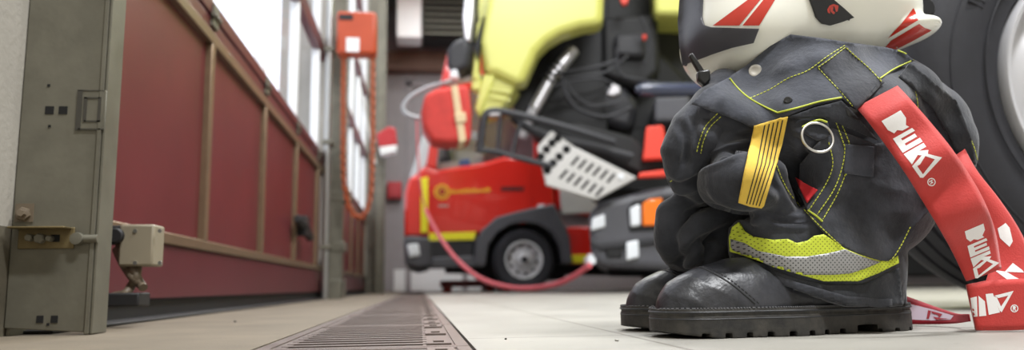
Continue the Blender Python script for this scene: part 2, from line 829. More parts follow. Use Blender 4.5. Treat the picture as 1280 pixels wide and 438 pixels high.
# door wall: piers and lintels
bays = [(1.29, 5.0), (5.32, 9.0), (9.32, 13.0)]
HEADZ = 3.85
bm = bmesh.new()
edges = [(-3.0, bays[0][0] - 0.02)] + [(bays[i][1] + 0.01, bays[i + 1][0] - 0.01) for i in range(2)] + [(bays[2][1] + 0.01, YB)]
for a, b in edges:
    bx(bm, (WX - 0.3, a, 0.0), (WX, b, 0.163), 1)
    bx(bm, (WX - 0.3, a, 0.163), (WX, b, HEADZ), 0)
bx(bm, (WX - 0.3, -3.0, HEADZ), (WX, YB, CEIL), 0)
struct(from_bm('wall_left', bm, [M_plaster, M_dado], loc=(WX, 0, 0), smooth=False))
bm = bmesh.new()
bx(bm, (WX - 0.3, YB, 0.0), (12.0, YB + 0.2, CEIL))
struct(from_bm('wall_back', bm, M_back, smooth=False))
bm = bmesh.new()
bx(bm, (12.0, -3.0, 0.0), (12.2, YB + 0.2, CEIL))
struct(from_bm('wall_right', bm, M_back, smooth=False))
bm = bmesh.new()
bx(bm, (WX - 0.3, -3.2, 0.0), (12.2, -3.0, CEIL))
struct(from_bm('wall_front', bm, M_plaster, smooth=False))
bm = bmesh.new()
bx(bm, (WX - 0.3, -3.0, CEIL), (12.0, YB + 0.2, CEIL + 0.2))
struct(from_bm('ceiling', bm, M_ceil, smooth=False))
bm = bmesh.new()
bx(bm, (WX, YB - 0.25, 3.95), (6.0, YB, 4.3))
struct(from_bm('trim_1', bm, M_brown, bevel=0.01))
# big folding gate outline on the back wall
bm = bmesh.new()
for lo, hi in (((-0.25, YB - 0.05, 0.0), (-0.15, YB, 3.9)), ((0.75, YB - 0.05, 0.0), (0.85, YB, 3.9)), ((-0.25, YB - 0.05, 3.7), (0.85, YB, 3.8))):
    bx(bm, lo, hi)
struct(from_bm('trim_2', bm, M_back, bevel=0.008))
bm = bmesh.new()
bx(bm, (-0.45, YB - 0.03, 0.0), (1.3, YB, 0.38))
struct(from_bm('wall_back_lit_strip', bm, M_white, bevel=0.005))  # lit foot of the back wall, its brightness put into white colour


def door(k, Y0, Y1):
    d = thing('door_%d' % k, None, None, (DX, (Y0 + Y1) / 2, 0), kind='structure')
    xb = DX - 0.05
    bm = bmesh.new()
    bx(bm, (xb, Y0, 0.045), (DX, Y1, 0.178))
    from_bm('bottom_board', bm, M_maroon, d, bevel=0.004)
    bm = bmesh.new()
    bx(bm, (xb + 0.012, Y0, 0.004), (DX - 0.012, Y1, 0.05))
    from_bm('rubber_seal', bm, M_rubber, d)
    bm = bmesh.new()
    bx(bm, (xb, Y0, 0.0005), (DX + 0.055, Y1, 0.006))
    from_bm('floor_shade_strip', bm, M_rubber, d, bevel=0.002)  # dark strip standing in for the shade on the floor under the door
    bm = bmesh.new()
    bx(bm, (xb, Y0, 0.178), (DX + 0.008, Y1, 0.206))
    from_bm('rail', bm, M_beige, d, bevel=0.003)
    bm = bmesh.new()
    bx(bm, (xb, Y0, 0.792), (DX + 0.008, Y1, 0.826))
    from_bm('rail', bm, M_beige, d, bevel=0.003)
    st = [Y0 + 0.21 + 0.81 * i for i in range(5)]
    edge = [Y0] + [s for s in st if s < Y1 - 0.1] + [Y1]
    for s in edge[1:-1]:
        bm = bmesh.new()
        bx(bm, (xb, s - 0.019, 0.206), (DX + 0.008, s + 0.019, 0.792))
        from_bm('stile', bm, M_beige, d, bevel=0.003)
    for a, b in zip(edge, edge[1:]):
        bm = bmesh.new()
        bx(bm, (xb + 0.01, a + 0.019, 0.206), (DX - 0.012, b - 0.019, 0.792))
        from_bm('panel', bm, M_doorred, d)
    # section joint and window sill board
    bm = bmesh.new()
    bx(bm, (xb, Y0, 0.83), (DX, Y1, 0.872))
    bx(bm, (xb + 0.01, Y0, 0.872), (DX - 0.006, Y1, 0.879))
    bx(bm, (xb, Y0, 0.879), (DX + 0.004, Y1, 0.925))
    from_bm('sill_board', bm, M_maroon, d, bevel=0.004)
    z = 0.925
    for r in range(4):
        z1 = z + 0.62
        for s in edge[1:-1]:
            bm = bmesh.new()
            bx(bm, (xb, s - 0.014, z), (DX - 0.004, s + 0.014, z1))
            from_bm('mullion', bm, M_white, d, bevel=0.003)
        for a, b in zip(edge, edge[1:]):
            bm = bmesh.new()
            bx(bm, (xb + 0.018, a + 0.014, z), (xb + 0.026, b - 0.014, z1))
            from_bm('pane', bm, M_glass, d)
        bm = bmesh.new()
        bx(bm, (xb, Y0, z1), (DX, Y1, z1 + 0.1))
        from_bm('rail', bm, M_maroon, d, bevel=0.004)
        z = z1 + 0.1
    # hinges on the section joint
    for s in edge[1:-1]:
        bm = bmesh.new()
        bx(bm, (DX, s - 0.03, 0.845), (DX + 0.01, s + 0.03, 0.868))
        bx(bm, (DX, s - 0.03, 0.885), (DX + 0.01, s + 0.03, 0.91))
        tube(bm, [(DX + 0.012, s - 0.04, 0.876), (DX + 0.012, s + 0.04, 0.876)], 0.007, 8)
        from_bm('hinge', bm, M_galv, d)
    return d


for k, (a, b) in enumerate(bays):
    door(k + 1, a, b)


# galvanised guide posts at the door edges
PX0, PX1 = onY(38, 210, 1.25).x, onY(150, 60, 1.25).x - 0.013


def post(label, Y, first=False, wide=0.0):
    t = thing('door_guide_post', label, 'post', (WX + 0.07, Y, 0), 'galvanised door guide posts')
    X0, X1 = WX + 0.001, PX1
    bm = bmesh.new()
    pr(bm, [(X0, Y - 0.006, 0.012), (X1 - 0.010, Y - 0.006, 0.004), (X1 - 0.010, Y - 0.006, 3.7), (X0, Y - 0.006, 3.7)], (0, 0.006, 0))
    from_bm('face_plate', bm, M_galv, t, bevel=0.0015)
    bm = bmesh.new()
    bx(bm, (X1 - 0.011, Y - 0.009, 0.001), (X1 - 0.004, Y + 0.02, 3.7))
    bx(bm, (X1 - 0.004, Y - 0.006, 0.001), (X1, Y + 0.05, 3.7))
    bx(bm, (X0, Y, 0.0), (X0 + 0.006, Y + 0.05, 3.7))
    from_bm('track', bm, M_galv, t, bevel=0.0015)
    return t, X0, X1


def sq(bm, a, b, Y, dy=-0.0015, d=0.003):
    """little rectangle between two photograph points on the post face"""
    p, q = onY(a[0], a[1], Y), onY(b[0], b[1], Y)
    lo = (min(p.x, q.x), Y + dy - d, min(p.z, q.z))
    hi = (max(p.x, q.x), Y + dy, max(p.z, q.z))
    bx(bm, lo, hi)


YP = 1.25
t, X0, X1 = post('nearest galvanised steel door guide post with square holes and latch plate, beside the plaster wall', YP)
F = YP - 0.006
bm = bmesh.new()
for a, b in (((57, 133), (67, 143)), ((74, 133), (84, 143)), ((46, 395), (54, 404)), ((64, 395), (72, 404))):
    sq(bm, a, b, F, 0, 0.001)
for c in ((61, 107), (62, 158), (60, 406)):
    sq(bm, (c[0] - 1.6, c[1] - 1.6), (c[0] + 1.6, c[1] + 1.6), F, 0, 0.001)
each_bm('punched_hole', bm, M_dark, t)
bm = bmesh.new()
sq(bm, (98, 113), (131, 163), F, 0, 0.002)
lp = from_bm('latch_plate', bm, M_galv, t, bevel=0.001)
bm = bmesh.new()
sq(bm, (98, 113), (101, 163), F, -0.002, 0.001)
sq(bm, (98, 161), (131, 163), F, -0.002, 0.001)
sq(bm, (98, 113), (131, 114.5), F, -0.002, 0.001)
for a, b in (((106, 122), (126, 124)), ((106, 151), (126, 153)), ((106, 122), (108, 153)), ((124, 122), (126, 153))):
    sq(bm, a, b, F, -0.002, 0.0012)
from_bm('slot_edge_shade', bm, M_edge, lp)  # plate and slot edges, their shadow lines painted as dark bars
# angle bracket with bolts
bm = bmesh.new()
sq(bm, (25, 285), (93, 311), F, 0, 0.004)
p, q = onY(25, 285, F), onY(93, 285, F)
bx(bm, (p.x - 0.004, F - 0.03, p.z - 0.003), (q.x - 0.002, F, p.z))
br = from_bm('angle_bracket', bm, M_zinc, t, bevel=0.001)
bm = bmesh.new()
sq(bm, (66, 294), (76, 303), F, -0.004, 0.001)
from_bm('slot', bm, M_dark, br)
for (cx, cy, rr) in ((54, 299, 0.008), (41, 298, 0.006), (66, 299, 0.005)):
    p = onY(cx, cy, F)
    bm = bmesh.new()
    lathe(bm, [(0, 0.016), (rr * 0.8, 0.016), (rr, 0.014), (rr, 0.003)], p, (0, -1, 0), 6)
    from_bm('bolt', bm, M_galv, br, ang=20)
p = onY(110, 299, F)
bm = bmesh.new()
tube(bm, [p + Vector((-0.012, -0.003, 0)), p + Vector((0.016, -0.003, 0))], 0.0065, 10)
lathe(bm, [(0, 0.013), (0.009, 0.012), (0.010, 0.004)], p + Vector((-0.013, 0, 0)), (0, -1, 0), 14)
from_bm('carriage_bolt', bm, M_galv, t)
# hook-like anchor in the wall above the bracket
p = onY(30, 268, F)
bm = bmesh.new()
lathe(bm, [(0, 0.020), (0.005, 0.020), (0.006, 0.010), (0.010, 0.009), (0.0115, 0.0)], p, (0.2, -1, 0), 6)
bx(bm, (p.x - 0.012, F - 0.002, p.z - 0.012), (p.x + 0.014, F, p.z + 0.016))
from_bm('anchor_bolt', bm, M_cable, t, ang=20)

t2, a0, a1 = post('second galvanised door guide post, behind the orange chain hoist', 5.0)
bm = bmesh.new()
bx(bm, (a0 + 0.002, 4.93, 0.0), (a1 + 0.0, 5.28, 0.12))
bx(bm, (a0, 4.99, 0.30), (a1 + 0.012, 5.2, 0.36))
bx(bm, (a0, 4.99, 0.62), (a1 + 0.012, 5.2, 0.68))
each_bm('bracket', bm, M_galv, t2, bevel=0.004)
t3, a0, a1 = post('farther galvanised door guide post, beyond the hanging orange chain', 9.0)
bm = bmesh.new()
bx(bm, (a0 + 0.002, 8.93, 0.0), (a1 + 0.02, 9.28, 0.14))
bx(bm, (a0, 8.98, 0.5), (a1 + 0.012, 9.2, 0.62))
each_bm('bracket', bm, M_galv, t3, bevel=0.004)

# shiny shaft of the door gear on the second post
bm = bmesh.new()
xs = onY(411, 100, 4.8).x
tube(bm, [(xs, 4.8, 0.001), (xs, 4.8, 3.7)], 0.021, 16)
o = from_bm('drive_shaft', bm, M_steel, None)
tag(o, 'shiny upright steel tube standing in front of the second door post', 'pipe')
bm = bmesh.new()
for z in (1.55, 0.95, 0.3):
    bx(bm, (xs - 0.03, 4.77, z), (xs + 0.03, 4.925, z + 0.03))
each_bm('clamp', bm, M_galv, o, bevel=0.003)

# black latch lever at the door edge
p = onX(380, 283, DX + 0.03)
bm = bmesh.new()
tube(bm, [p + Vector((0, -0.22, 0.02)), p, p + Vector((0.01, 0.16, -0.05))], [0.02, 0.028, 0.022], 10)
bx(bm, (DX, p.y - 0.05, p.z - 0.05), (DX + 0.05, p.y + 0.06, p.z + 0.05))
o = from_bm('latch_lever', bm, M_rubber, None, bevel=0.004)
tag(o, 'black latch lever on the red door beside the second post', 'latch')

# junction box with cables at the door corner
p, q = onY(165, 284, 1.5), onY(204, 334, 1.5)
t = thing('junction_box', 'beige cable junction box with dark glands at the lower corner of the red door', 'junction box', ((p.x + q.x) / 2, 1.5, q.z))
bm = bmesh.new()
bx(bm, (p.x, 1.44, q.z), (q.x, 1.5, p.z))
from_bm('housing', bm, M_box, t, bevel=0.004)
bm = bmesh.new()
for (cx, cy) in ((169, 289), (200, 289), (169, 329), (200, 329)):
    disc(bm, onY(cx, cy, 1.44), (0, 1, 0), 0.0035, 0.004, 10)
each_bm('screw', bm, M_steel, t)
a = onY(143, 283, 1.48)
b = onY(166, 306, 1.48)
bm = bmesh.new()
bx(bm, (a.x - 0.03, 1.46, b.z), (b.x, 1.5, a.z))
lathe(bm, [(0, 0.03), (0.014, 0.03), (0.014, 0), (0, 0)], onY(151, 296, 1.46), (0, -1, 0), 16)
from_bm('cable_gland', bm, M_rubber, t, bevel=0.003)
for pth in ([(150, 306), (152, 318), (160, 330), (168, 341), (174, 352), (179, 360)],
            [(146, 312), (152, 325), (158, 336), (166, 347), (178, 358)],
            [(172, 334), (170, 346), (164, 358), (157, 367), (142, 371)]):
    bm = bmesh.new()
    tube(bm, crom([onY(x, y, 1.465 - 0.012 * (i % 2)) for i, (x, y) in enumerate(pth)], 6), 0.008, 10)
    from_bm('cable', bm, M_cable, t)
bm = bmesh.new()
b = onY(148, 375, 1.47)
bx(bm, (b.x - 0.03, 1.44, b.z - 0.012), (b.x + 0.045, 1.5, b.z + 0.012))
from_bm('cable_clamp', bm, M_rubber, t, bevel=0.003)

# drain grates: half-metre modules in one row
gl = 0.5


def grate_mesh():
    bm = bmesh.new()
    fr = 0.014
    bx(bm, (GX0, 0.002, -0.03), (GX0 + fr, gl - 0.002, 0.0))
    bx(bm, (GX1 - fr, 0.002, -0.03), (GX1, gl - 0.002, 0.0))
    bx(bm, (GX0 + fr, 0.002, -0.03), (GX1 - fr, fr + 0.004, 0.0))
    bx(bm, (GX0 + fr, gl - fr - 0.004, -0.03), (GX1 - fr, gl - 0.002, 0.0))
    # solid strip with locking plates at both ends of the bars
    bx(bm, (GX1 - 0.05, fr, -0.03), (GX1 - fr, gl - fr, -0.0015))
    bx(bm, (GX0 + fr, fr, -0.03), (GX0 + 0.028, gl - fr, -0.0015))
    n = 12
    for i in range(n):
        y = fr + 0.012 + i * (gl - 2 * fr - 0.024) / (n - 1)
        bx(bm, (GX0 + 0.02, y - 0.0085, -0.025), (GX1 - 0.045, y + 0.0085, -0.001))
    return bm


g0 = None
for i in range(27):
    y = 0.36 + gl * i - 0.001
    if g0 is None:
        bm = grate_mesh()
        me = bpy.data.meshes.new('drain_grate')
        bmesh.ops.recalc_face_normals(bm, faces=bm.faces)
        bm.to_mesh(me)
        bm.free()
        me.materials.append(M_grate)
        g0 = bpy.data.objects.new('drain_grate', me)
        o = g0
        COL.objects.link(o)
        l0 = []
        for yy in (0.06, 0.25, 0.44):
            lk = bmesh.new()
            bx(lk, (GX1 - 0.046, yy - 0.03, -0.0015), (GX1 - 0.018, yy + 0.03, 0.0012))
            bx(lk, (GX1 - 0.038, yy - 0.012, 0.0010), (GX1 - 0.026, yy + 0.012, 0.003))
            lme = bpy.data.meshes.new('locking_plate')
            bmesh.ops.recalc_face_normals(lk, faces=lk.faces)
            lk.to_mesh(lme)
            lk.free()
            lme.materials.append(M_grate)
            lp_ = bpy.data.objects.new('locking_plate', lme)
            COL.objects.link(lp_)
            lp_.parent = o
            l0.append(lp_)
    else:
        o = g0.copy()
        COL.objects.link(o)
        for lp_ in l0:
            l = lp_.copy()
            COL.objects.link(l)
            l.parent = o
    o.location = (0, y, 0)
    if i == 0:
        o['label'] = 'nearest dull steel slotted drain grate in the floor, cut by the lower photo edge'
        o['group'] = 'drain grates'
    elif i == 1:
        o['label'] = 'slotted drain grate with open bars just beyond the nearest one'
        o['group'] = 'drain grates'
    elif i == 2:
        o['label'] = 'third slotted drain grate from the lower photo edge, beyond the cross seam'
        o['group'] = 'drain grates'
    else:
        o['label'] = 'distant dull slotted drain grate blending into the row towards the back wall'
        o['group'] = 'distant drain grates'
    o['category'] = 'drain grate'

# --------------------------------------------------------- manual chain hoist
Yh = 4.75
a, b = onY(421, 13, Yh), onY(470, 67, Yh)
t = thing('chain_hoist', 'orange door chain hoist box on the second door post', 'chain hoist', ((a.x + b.x) / 2, Yh, b.z))
bm = bmesh.new()
bx(bm, (a.x, Yh, b.z), (b.x, Yh + 0.14, a.z))
from_bm('housing', bm, M_orange, t, bevel=0.02, seg=3)
bm = bmesh.new()
p, q = onY(424, 18, Yh), onY(441, 25, Yh)
bx(bm, (p.x, Yh - 0.006, q.z), (q.x, Yh, p.z))
from_bm('dark_slot', bm, M_rubber, t)
bm = bmesh.new()
p, q = onY(433, 47, Yh), onY(449, 65, Yh)
bx(bm, (p.x, Yh - 0.003, q.z), (q.x, Yh, p.z))
from_bm('rating_plate', bm, M_white, t)
bm = bmesh.new()
bx(bm, (WX + 0.1, Yh + 0.04, b.z + 0.04), (a.x + 0.05, Yh + 0.13, a.z - 0.04))
from_bm('mounting_arm', bm, M_galv, t)


def chain_links(bm, path, pitch, r, w):
    P = crom(path, 24)
    cum = [0.0]
    for u, v in zip(P, P[1:]):
        cum.append(cum[-1] + (v - u).length)
    n = int(cum[-1] / pitch)
    k = 0
    for i in range(n):
        s = i * cum[-1] / n
        while cum[k + 1] < s:
            k += 1
        c = P[k].lerp(P[k + 1], (s - cum[k]) / max(1e-6, cum[k + 1] - cum[k]))
        tg = (P[k + 1] - P[k]).normalized()
        sd = tg.orthogonal().normalized()
        if i % 2:
            sd = tg.cross(sd)
        L_ = pitch * 1.45
        ring = [c + tg * (math.sin(q * math.pi / 5) * L_ / 2) + sd * (math.cos(q * math.pi / 5) * w) for q in range(10)]
        tube(bm, ring, r, 5, closed=True)


Yc = Yh + 0.06
zl = [(430, 66), (429, 110), (429, 160), (429, 205), (431, 235), (436, 258), (443, 269)]
zr = [(443, 269), (451, 272), (458, 264), (463, 245), (465, 215), (466, 160), (466, 110), (466, 67)]
bm = bmesh.new()
chain_links(bm, [onY(x, y, Yc) for x, y in zl], 0.030, 0.006, 0.014)
chain_links(bm, [onY(x, y, Yc) for x, y in zr], 0.030, 0.006, 0.014)
o = from_bm('hoist_chain', bm, M_chain, t, label='orange link chain hanging in a loop')
# thin zinc pull chain beside it
bm = bmesh.new()
chain_links(bm, [onY(x, y, Yc + 0.05) for x, y in [(436, 66), (434, 120), (433, 180), (434, 232), (440, 255)]], 0.024, 0.004, 0.012)
o = from_bm('zinc_chain', bm, M_chainz, t, label='thin zinc chain strand')
# grey guide rails of the far doors seen behind the hoist
Yr = 8.6
for (u, v, lab) in (((476, 0), (474, 330), 'upright grey rail of the far door, right of the hanging chain'),):
    bm = bmesh.new()
    c = onY(u[0], 100, Yr)
    bx(bm, (c.x - 0.04, Yr, 0.0), (c.x + 0.03, Yr + 0.08, 3.6))
    bx(bm, (c.x + 0.03, Yr, 0.0), (c.x + 0.06, Yr + 0.03, 3.6))
    o = from_bm('guide_rail', bm, M_galv, None, bevel=0.004)
    tag(o, lab, 'rail')
bm = bmesh.new()
tube(bm, [onY(444, 80, 8.3), onY(470, 205, 8.3)], 0.012, 8)
o = from_bm('brace_rod', bm, M_steel, None)
tag(o, 'thin slanting steel rod behind the hanging orange chain', 'rod')

# red signal boxes on the far post
t = thing('mounted_alarm_box', 'red box with a white base on the far door post', 'box', onY(483, 195, 8.4))
p, q = onY(471, 159, 8.4), onY(496, 186, 8.4)
bm = bmesh.new()
pr(bm, [onY(470, 168, 8.4), onY(474, 184, 8.4), onY(497, 181, 8.4), onY(494, 160, 8.4), onY(486, 158, 8.4)], (0, 0.15, 0))
from_bm('housing', bm, M_redbox, t, bevel=0.015)
bm = bmesh.new()
pr(bm, [onY(474, 184, 8.38), onY(476, 194, 8.38), onY(495, 190, 8.38), onY(496, 181, 8.38)], (0, 0.15, 0))
from_bm('base', bm, M_white, t, bevel=0.01)
p, q = onY(484, 227, 13.6), onY(502, 248, 13.6)
t = thing('mounted_cabinet', 'small red cabinet on the back wall below the red alarm box', 'cabinet', ((p.x + q.x) / 2, 13.7, q.z))
bm = bmesh.new()
bx(bm, (p.x, 13.62, q.z), (q.x, YB, p.z))
from_bm('body', bm, M_redbox, t, bevel=0.015)
bm = bmesh.new()
bx(bm, (p.x + 0.03, 13.60, q.z + 0.04), (q.x - 0.03, 13.62, p.z - 0.04))
from_bm('front_door', bm, M_redbox, t, bevel=0.006)

# things under the ceiling at the far end
p, q = onY(496, 0, 12.6), onY(527, 47, 12.6)
t = thing('air_heater', 'white boxy air heater hanging under the ceiling at the far end', 'heater', ((p.x + q.x) / 2, 12.8, CEIL))
bm = bmesh.new()
bx(bm, (p.x, 12.6, q.z), (q.x, 13.1, q.z + 0.75))
from_bm('housing', bm, M_white, t, bevel=0.02)
bm = bmesh.new()
bx(bm, (p.x + 0.05, 12.8, q.z + 0.7), (p.x + 0.08, 12.83, CEIL))
bx(bm, (q.x - 0.08, 12.8, q.z + 0.7), (q.x - 0.05, 12.83, CEIL))
each_bm('hanger', bm, M_galv, t)
p, q = onY(529, 0, 12.5), onY(640, 44, 12.5)
t = thing('ceiling_vent_duct', 'dark slatted ventilation duct under the ceiling right of the white heater', 'ventilation duct', ((p.x + q.x) / 2, 12.8, CEIL))
bm = bmesh.new()
bx(bm, (p.x, 12.7, q.z), (q.x, 13.3, CEIL))
from_bm('duct', bm, M_dark, t)
bm = bmesh.new()
for i in range(7):
    z = q.z + 0.03 + i * 0.11
    pr(bm, [(p.x, 12.62, z), (p.x, 12.7, z + 0.06), (p.x, 12.7, z + 0.075), (p.x, 12.62, z + 0.015)], (q.x - p.x, 0, 0))
each_bm('slat', bm, M_galv, t)

# grit on the floor
for (px_, py_, rr, lab) in ((771, 427, 0.0022, 'tiny pale pebble on the concrete in front of the boot toes'), (632, 425, 0.0016, 'tiny dark pebble on the concrete right of the drain grate'),
                            (294, 403, 0.0026, 'tiny dark pebble on the brown concrete left of the drain grate')):
    p = onZ(px_, py_, 0.0)
    bm = bmesh.new()
    bmesh.ops.create_icosphere(bm, subdivisions=2, radius=rr)
    for v in bm.verts:
        k = 0.8 + 0.35 * mnoise.noise(v.co * 400 + Vector((px_, 0, 0)))
        v.co = Vector((v.co.x * 1.3 * k, v.co.y * k, v.co.z * 0.8 * k + rr * 0.5)) + p
    o = from_bm('pebble', bm, M_floor if px_ > 700 else M_trench)
    tag(o, lab, 'pebble')
# ==================================================================== TRUCKS
M_red = mat('truck_red', (206, 38, 28), 0.28, coat=0.5, var=0.03, vscale=2)
M_redd = mat('dark_red_paint', (150, 28, 30), 0.4)
M_yel = mat('cab_yellow', (206, 206, 108), 0.3, coat=0.5, var=0.02, vscale=2)
M_yel2 = mat('reflective_yellow', (236, 226, 40), 0.45)
M_grey = mat('bumper_grey', (80, 80, 85), 0.5, var=0.04)
M_dgrey = mat('dark_grey_plastic', (40, 40, 44), 0.55)
M_blk = mat('underbody_black', (13, 13, 15), 0.65, var=0.2, vscale=10)
M_tyre = mat('tyre_rubber', (32, 32, 38), 0.72, var=0.12, vscale=30, bump=0.15, bscale=200)
M_rim = mat('rim_silver', (216, 216, 218), 0.4, metal=0.0, var=0.03)
M_alu = mat('brushed_aluminium', (204, 202, 206), 0.34, metal=0.75, var=0.05, vscale=4, stretch=(1, 1, 1))
M_rimn = mat('satin_rim', (212, 212, 216), 0.36, metal=0.35, var=0.02, vscale=3)
M_lamp = mat('lamp_lens', (226, 230, 234), 0.12, coat=0.6)
M_amber = mat('amber_lens', (240, 120, 30), 0.2, coat=0.6)
M_ltgrey = mat('light_grey_paint', (190, 188, 184), 0.45, var=0.03)
M_glassd = mat('cab_glass', (196, 204, 208), 0.08, coat=0.6)
M_gold = mat('gold_print', (226, 168, 40), 0.45)
M_canvas = mat('red_canvas', (196, 56, 48), 0.7, var=0.12, vscale=12, bump=0.3, bscale=25)
M_cream = mat('cream_strap', (214, 190, 150), 0.7)
M_hose = mat('pink_hose', (196, 84, 92), 0.42)
M_navy = mat('navy_gloss', (52, 58, 78), 0.2, coat=0.6)
M_greyhose = mat('grey_hose', (168, 172, 176), 0.4)
M_blue = mat('blue_plastic', (56, 96, 178), 0.5)
M_cone = mat('red_orange_plastic', (224, 66, 48), 0.5)


SKEW = 0.0


def prY(name, pts, Y, d, m, parent, bevel=0.01, holes=None, seg=2, label=None):
    bm = bmesh.new()
    pr(bm, [onY(x, y, Y) for x, y in pts], (d * SKEW, d, 0))
    return from_bm(name, bm, m, parent, bevel=bevel, seg=seg, label=label)


def wheel(parent, c, r, rr, w, axis=(0, 1, 0), nuts=10, tread=True):
    """c: centre of the outer face; the tyre runs back along axis"""
    ax = Vector(axis)
    bm = bmesh.new()
    lathe(bm, [(rr, 0.02), (rr * 1.04, 0.0), (rr * 1.18, -0.012), (r * 0.88, -0.008), (r * 0.955, 0.02), (r * 0.99, 0.05), (r, 0.08),
               (r, w - 0.08), (r * 0.985, w - 0.04), (r * 0.95, w - 0.01), (r * 0.8, w), (rr, w - 0.02), (rr, 0.02)], c, ax, 64)
    for k in range(5):
        pass
    ty = from_bm('tyre', bm, M_tyre, parent)
    bm = bmesh.new()
    lathe(bm, [(rr, 0.03), (rr * 1.03, -0.005), (rr * 0.985, -0.008), (rr * 0.95, 0.012), (rr * 0.9, 0.05), (rr * 0.86, 0.075), (rr * 0.62, 0.045),
               (rr * 0.56, 0.02), (rr * 0.36, 0.015), (rr * 0.33, 0.0), (rr * 0.30, -0.035), (rr * 0.26, -0.045), (0, -0.045)], c, ax, 48)
    lathe(bm, [(0, 0.09), (rr, 0.09), (rr, 0.03)], c, ax, 48)
    rm = from_bm('rim', bm, M_rim, parent)
    a = ax.orthogonal().normalized()
    b = ax.cross(a)
    bm = bmesh.new()
    for k in range(nuts):
        q = 2 * math.pi * k / nuts
        p = Vector(c) + (a * math.cos(q) + b * math.sin(q)) * rr * 0.46
        lathe(bm, [(rr * 0.055, 0.03), (rr * 0.05, -0.012), (rr * 0.03, -0.018), (0, -0.018)], p, ax, 8)
    each_bm('wheel_nut', bm, M_grey, rm)
    bm = bmesh.new()
    for k in range(nuts):
        q = 2 * math.pi * (k + 0.5) / nuts
        p = Vector(c) + (a * math.cos(q) + b * math.sin(q)) * rr * 0.735
        disc(bm, p + ax * 0.055, ax, rr * 0.085, 0.012, 14)
    each_bm('rim_hole', bm, M_dark, rm)
    bm = bmesh.new()
    disc(bm, Vector(c) - ax * 0.045, ax, rr * 0.2, 0.02, 20)
    from_bm('hub_cap', bm, M_dgrey, rm)
    return ty


# ----------------------------------------------------------- far red truck
YF = 8.2
base = onY(655, 365, YF)
T = thing('fire_truck', 'red fire truck with gold crest on its door, parked beyond the yellow truck', 'truck', (base.x, YF + 1.2, 0), None)
TW = 2.3
# cab body with the wheel opening left out
cab = [(511, 226), (533, 163), (546, 118), (556, 60), (720, 60), (722, 262), (700, 262), (690, 268), (676, 282), (655, 288), (634, 285),
       (610, 292), (598, 300), (509, 302)]
body = [(511, 226), (533, 206), (545, 213), (602, 204), (630, 196), (690, 200), (694, 262), (690, 266), (676, 276), (655, 280), (634, 277),
        (612, 286), (598, 294), (536, 297), (509, 297)]
prY('cab_body', body, YF, TW, M_red, T, 0.03)
prY('cab_roof', [(549, 110), (560, 62), (725, 62), (725, 120)], YF, TW, M_red, T, 0.04)
prY('windscreen_pillar', [(533, 206), (549, 110), (556, 110), (545, 213)], YF, 0.1, M_red, T, 0.01)
prY('rear_pillar', [(668, 198), (668, 110), (694, 110), (694, 200)], YF, 0.12, M_red, T, 0.01)
prY('windscreen', [(512, 222), (532, 158), (546, 112), (549, 112), (534, 206), (519, 222)], YF + 0.06, TW - 0.12, M_glassd, T, 0.01)
prY('side_window', [(546, 212), (556, 112), (668, 112), (668, 198), (630, 195), (602, 203)], YF + 0.05, 0.01, M_glass, T, 0.0)
# what shows through the side window
prY('headrest', [(549, 206), (548, 188), (554, 180), (563, 184), (566, 196), (563, 208)], YF + 0.35, 0.2, M_dgrey, T, 0.03)
prY('dashboard', [(546, 218), (546, 204), (580, 200), (600, 206), (600, 218)], YF + 0.3, 0.6, M_ltgrey, T, 0.02)
prY('cab_back', [(606, 210), (606, 112), (670, 112), (670, 210)], YF + 0.9, 0.1, M_ltgrey, T, 0.0)
prY('seat', [(570, 208), (566, 180), (580, 172), (598, 176), (606, 190), (605, 208)], YF + 0.6, 0.4, M_ltgrey, T, 0.03)
prY('blue_tray', [(574, 207), (574, 200), (587, 198), (588, 207)], YF + 0.28, 0.03, M_blue, T, 0.004)
# front panel: bright bands
prY('front_panel', [(506, 240), (512, 222), (528, 220), (528, 296), (505, 296)], YF - 0.02, TW + 0.02, M_red, T, 0.03)
prY('yellow_stripe', [(526, 223), (535, 221), (535, 291), (526, 291)], YF - 0.03, 0.03, M_yel2, T, 0.004, label='upright yellow stripe')
prY('yellow_stripe', [(536, 292), (595, 290), (593, 300), (536, 301)], YF - 0.03, 0.03, M_yel2, T, 0.004)
prY('step_panel', [(536, 302), (594, 300), (592, 316), (596, 332), (538, 334)], YF - 0.01, 0.4, M_dgrey, T, 0.02)
prY('step', [(540, 322), (592, 320), (596, 334), (538, 336)], YF - 0.04, 0.3, M_grey, T, 0.02)
prY('bumper', [(504, 301), (509, 294), (538, 296), (541, 333), (522, 337), (507, 332)], YF - 0.03, TW + 0.06, M_grey, T, 0.05)
prY('headlight', [(508, 306), (523, 304), (526, 320), (511, 323)], YF - 0.045, 0.05, M_lamp, T, 0.02)
prY('fog_lamp', [(513, 314), (520, 313), (520, 320), (514, 321)], YF - 0.06, 0.03, M_lamp, T, 0.006)
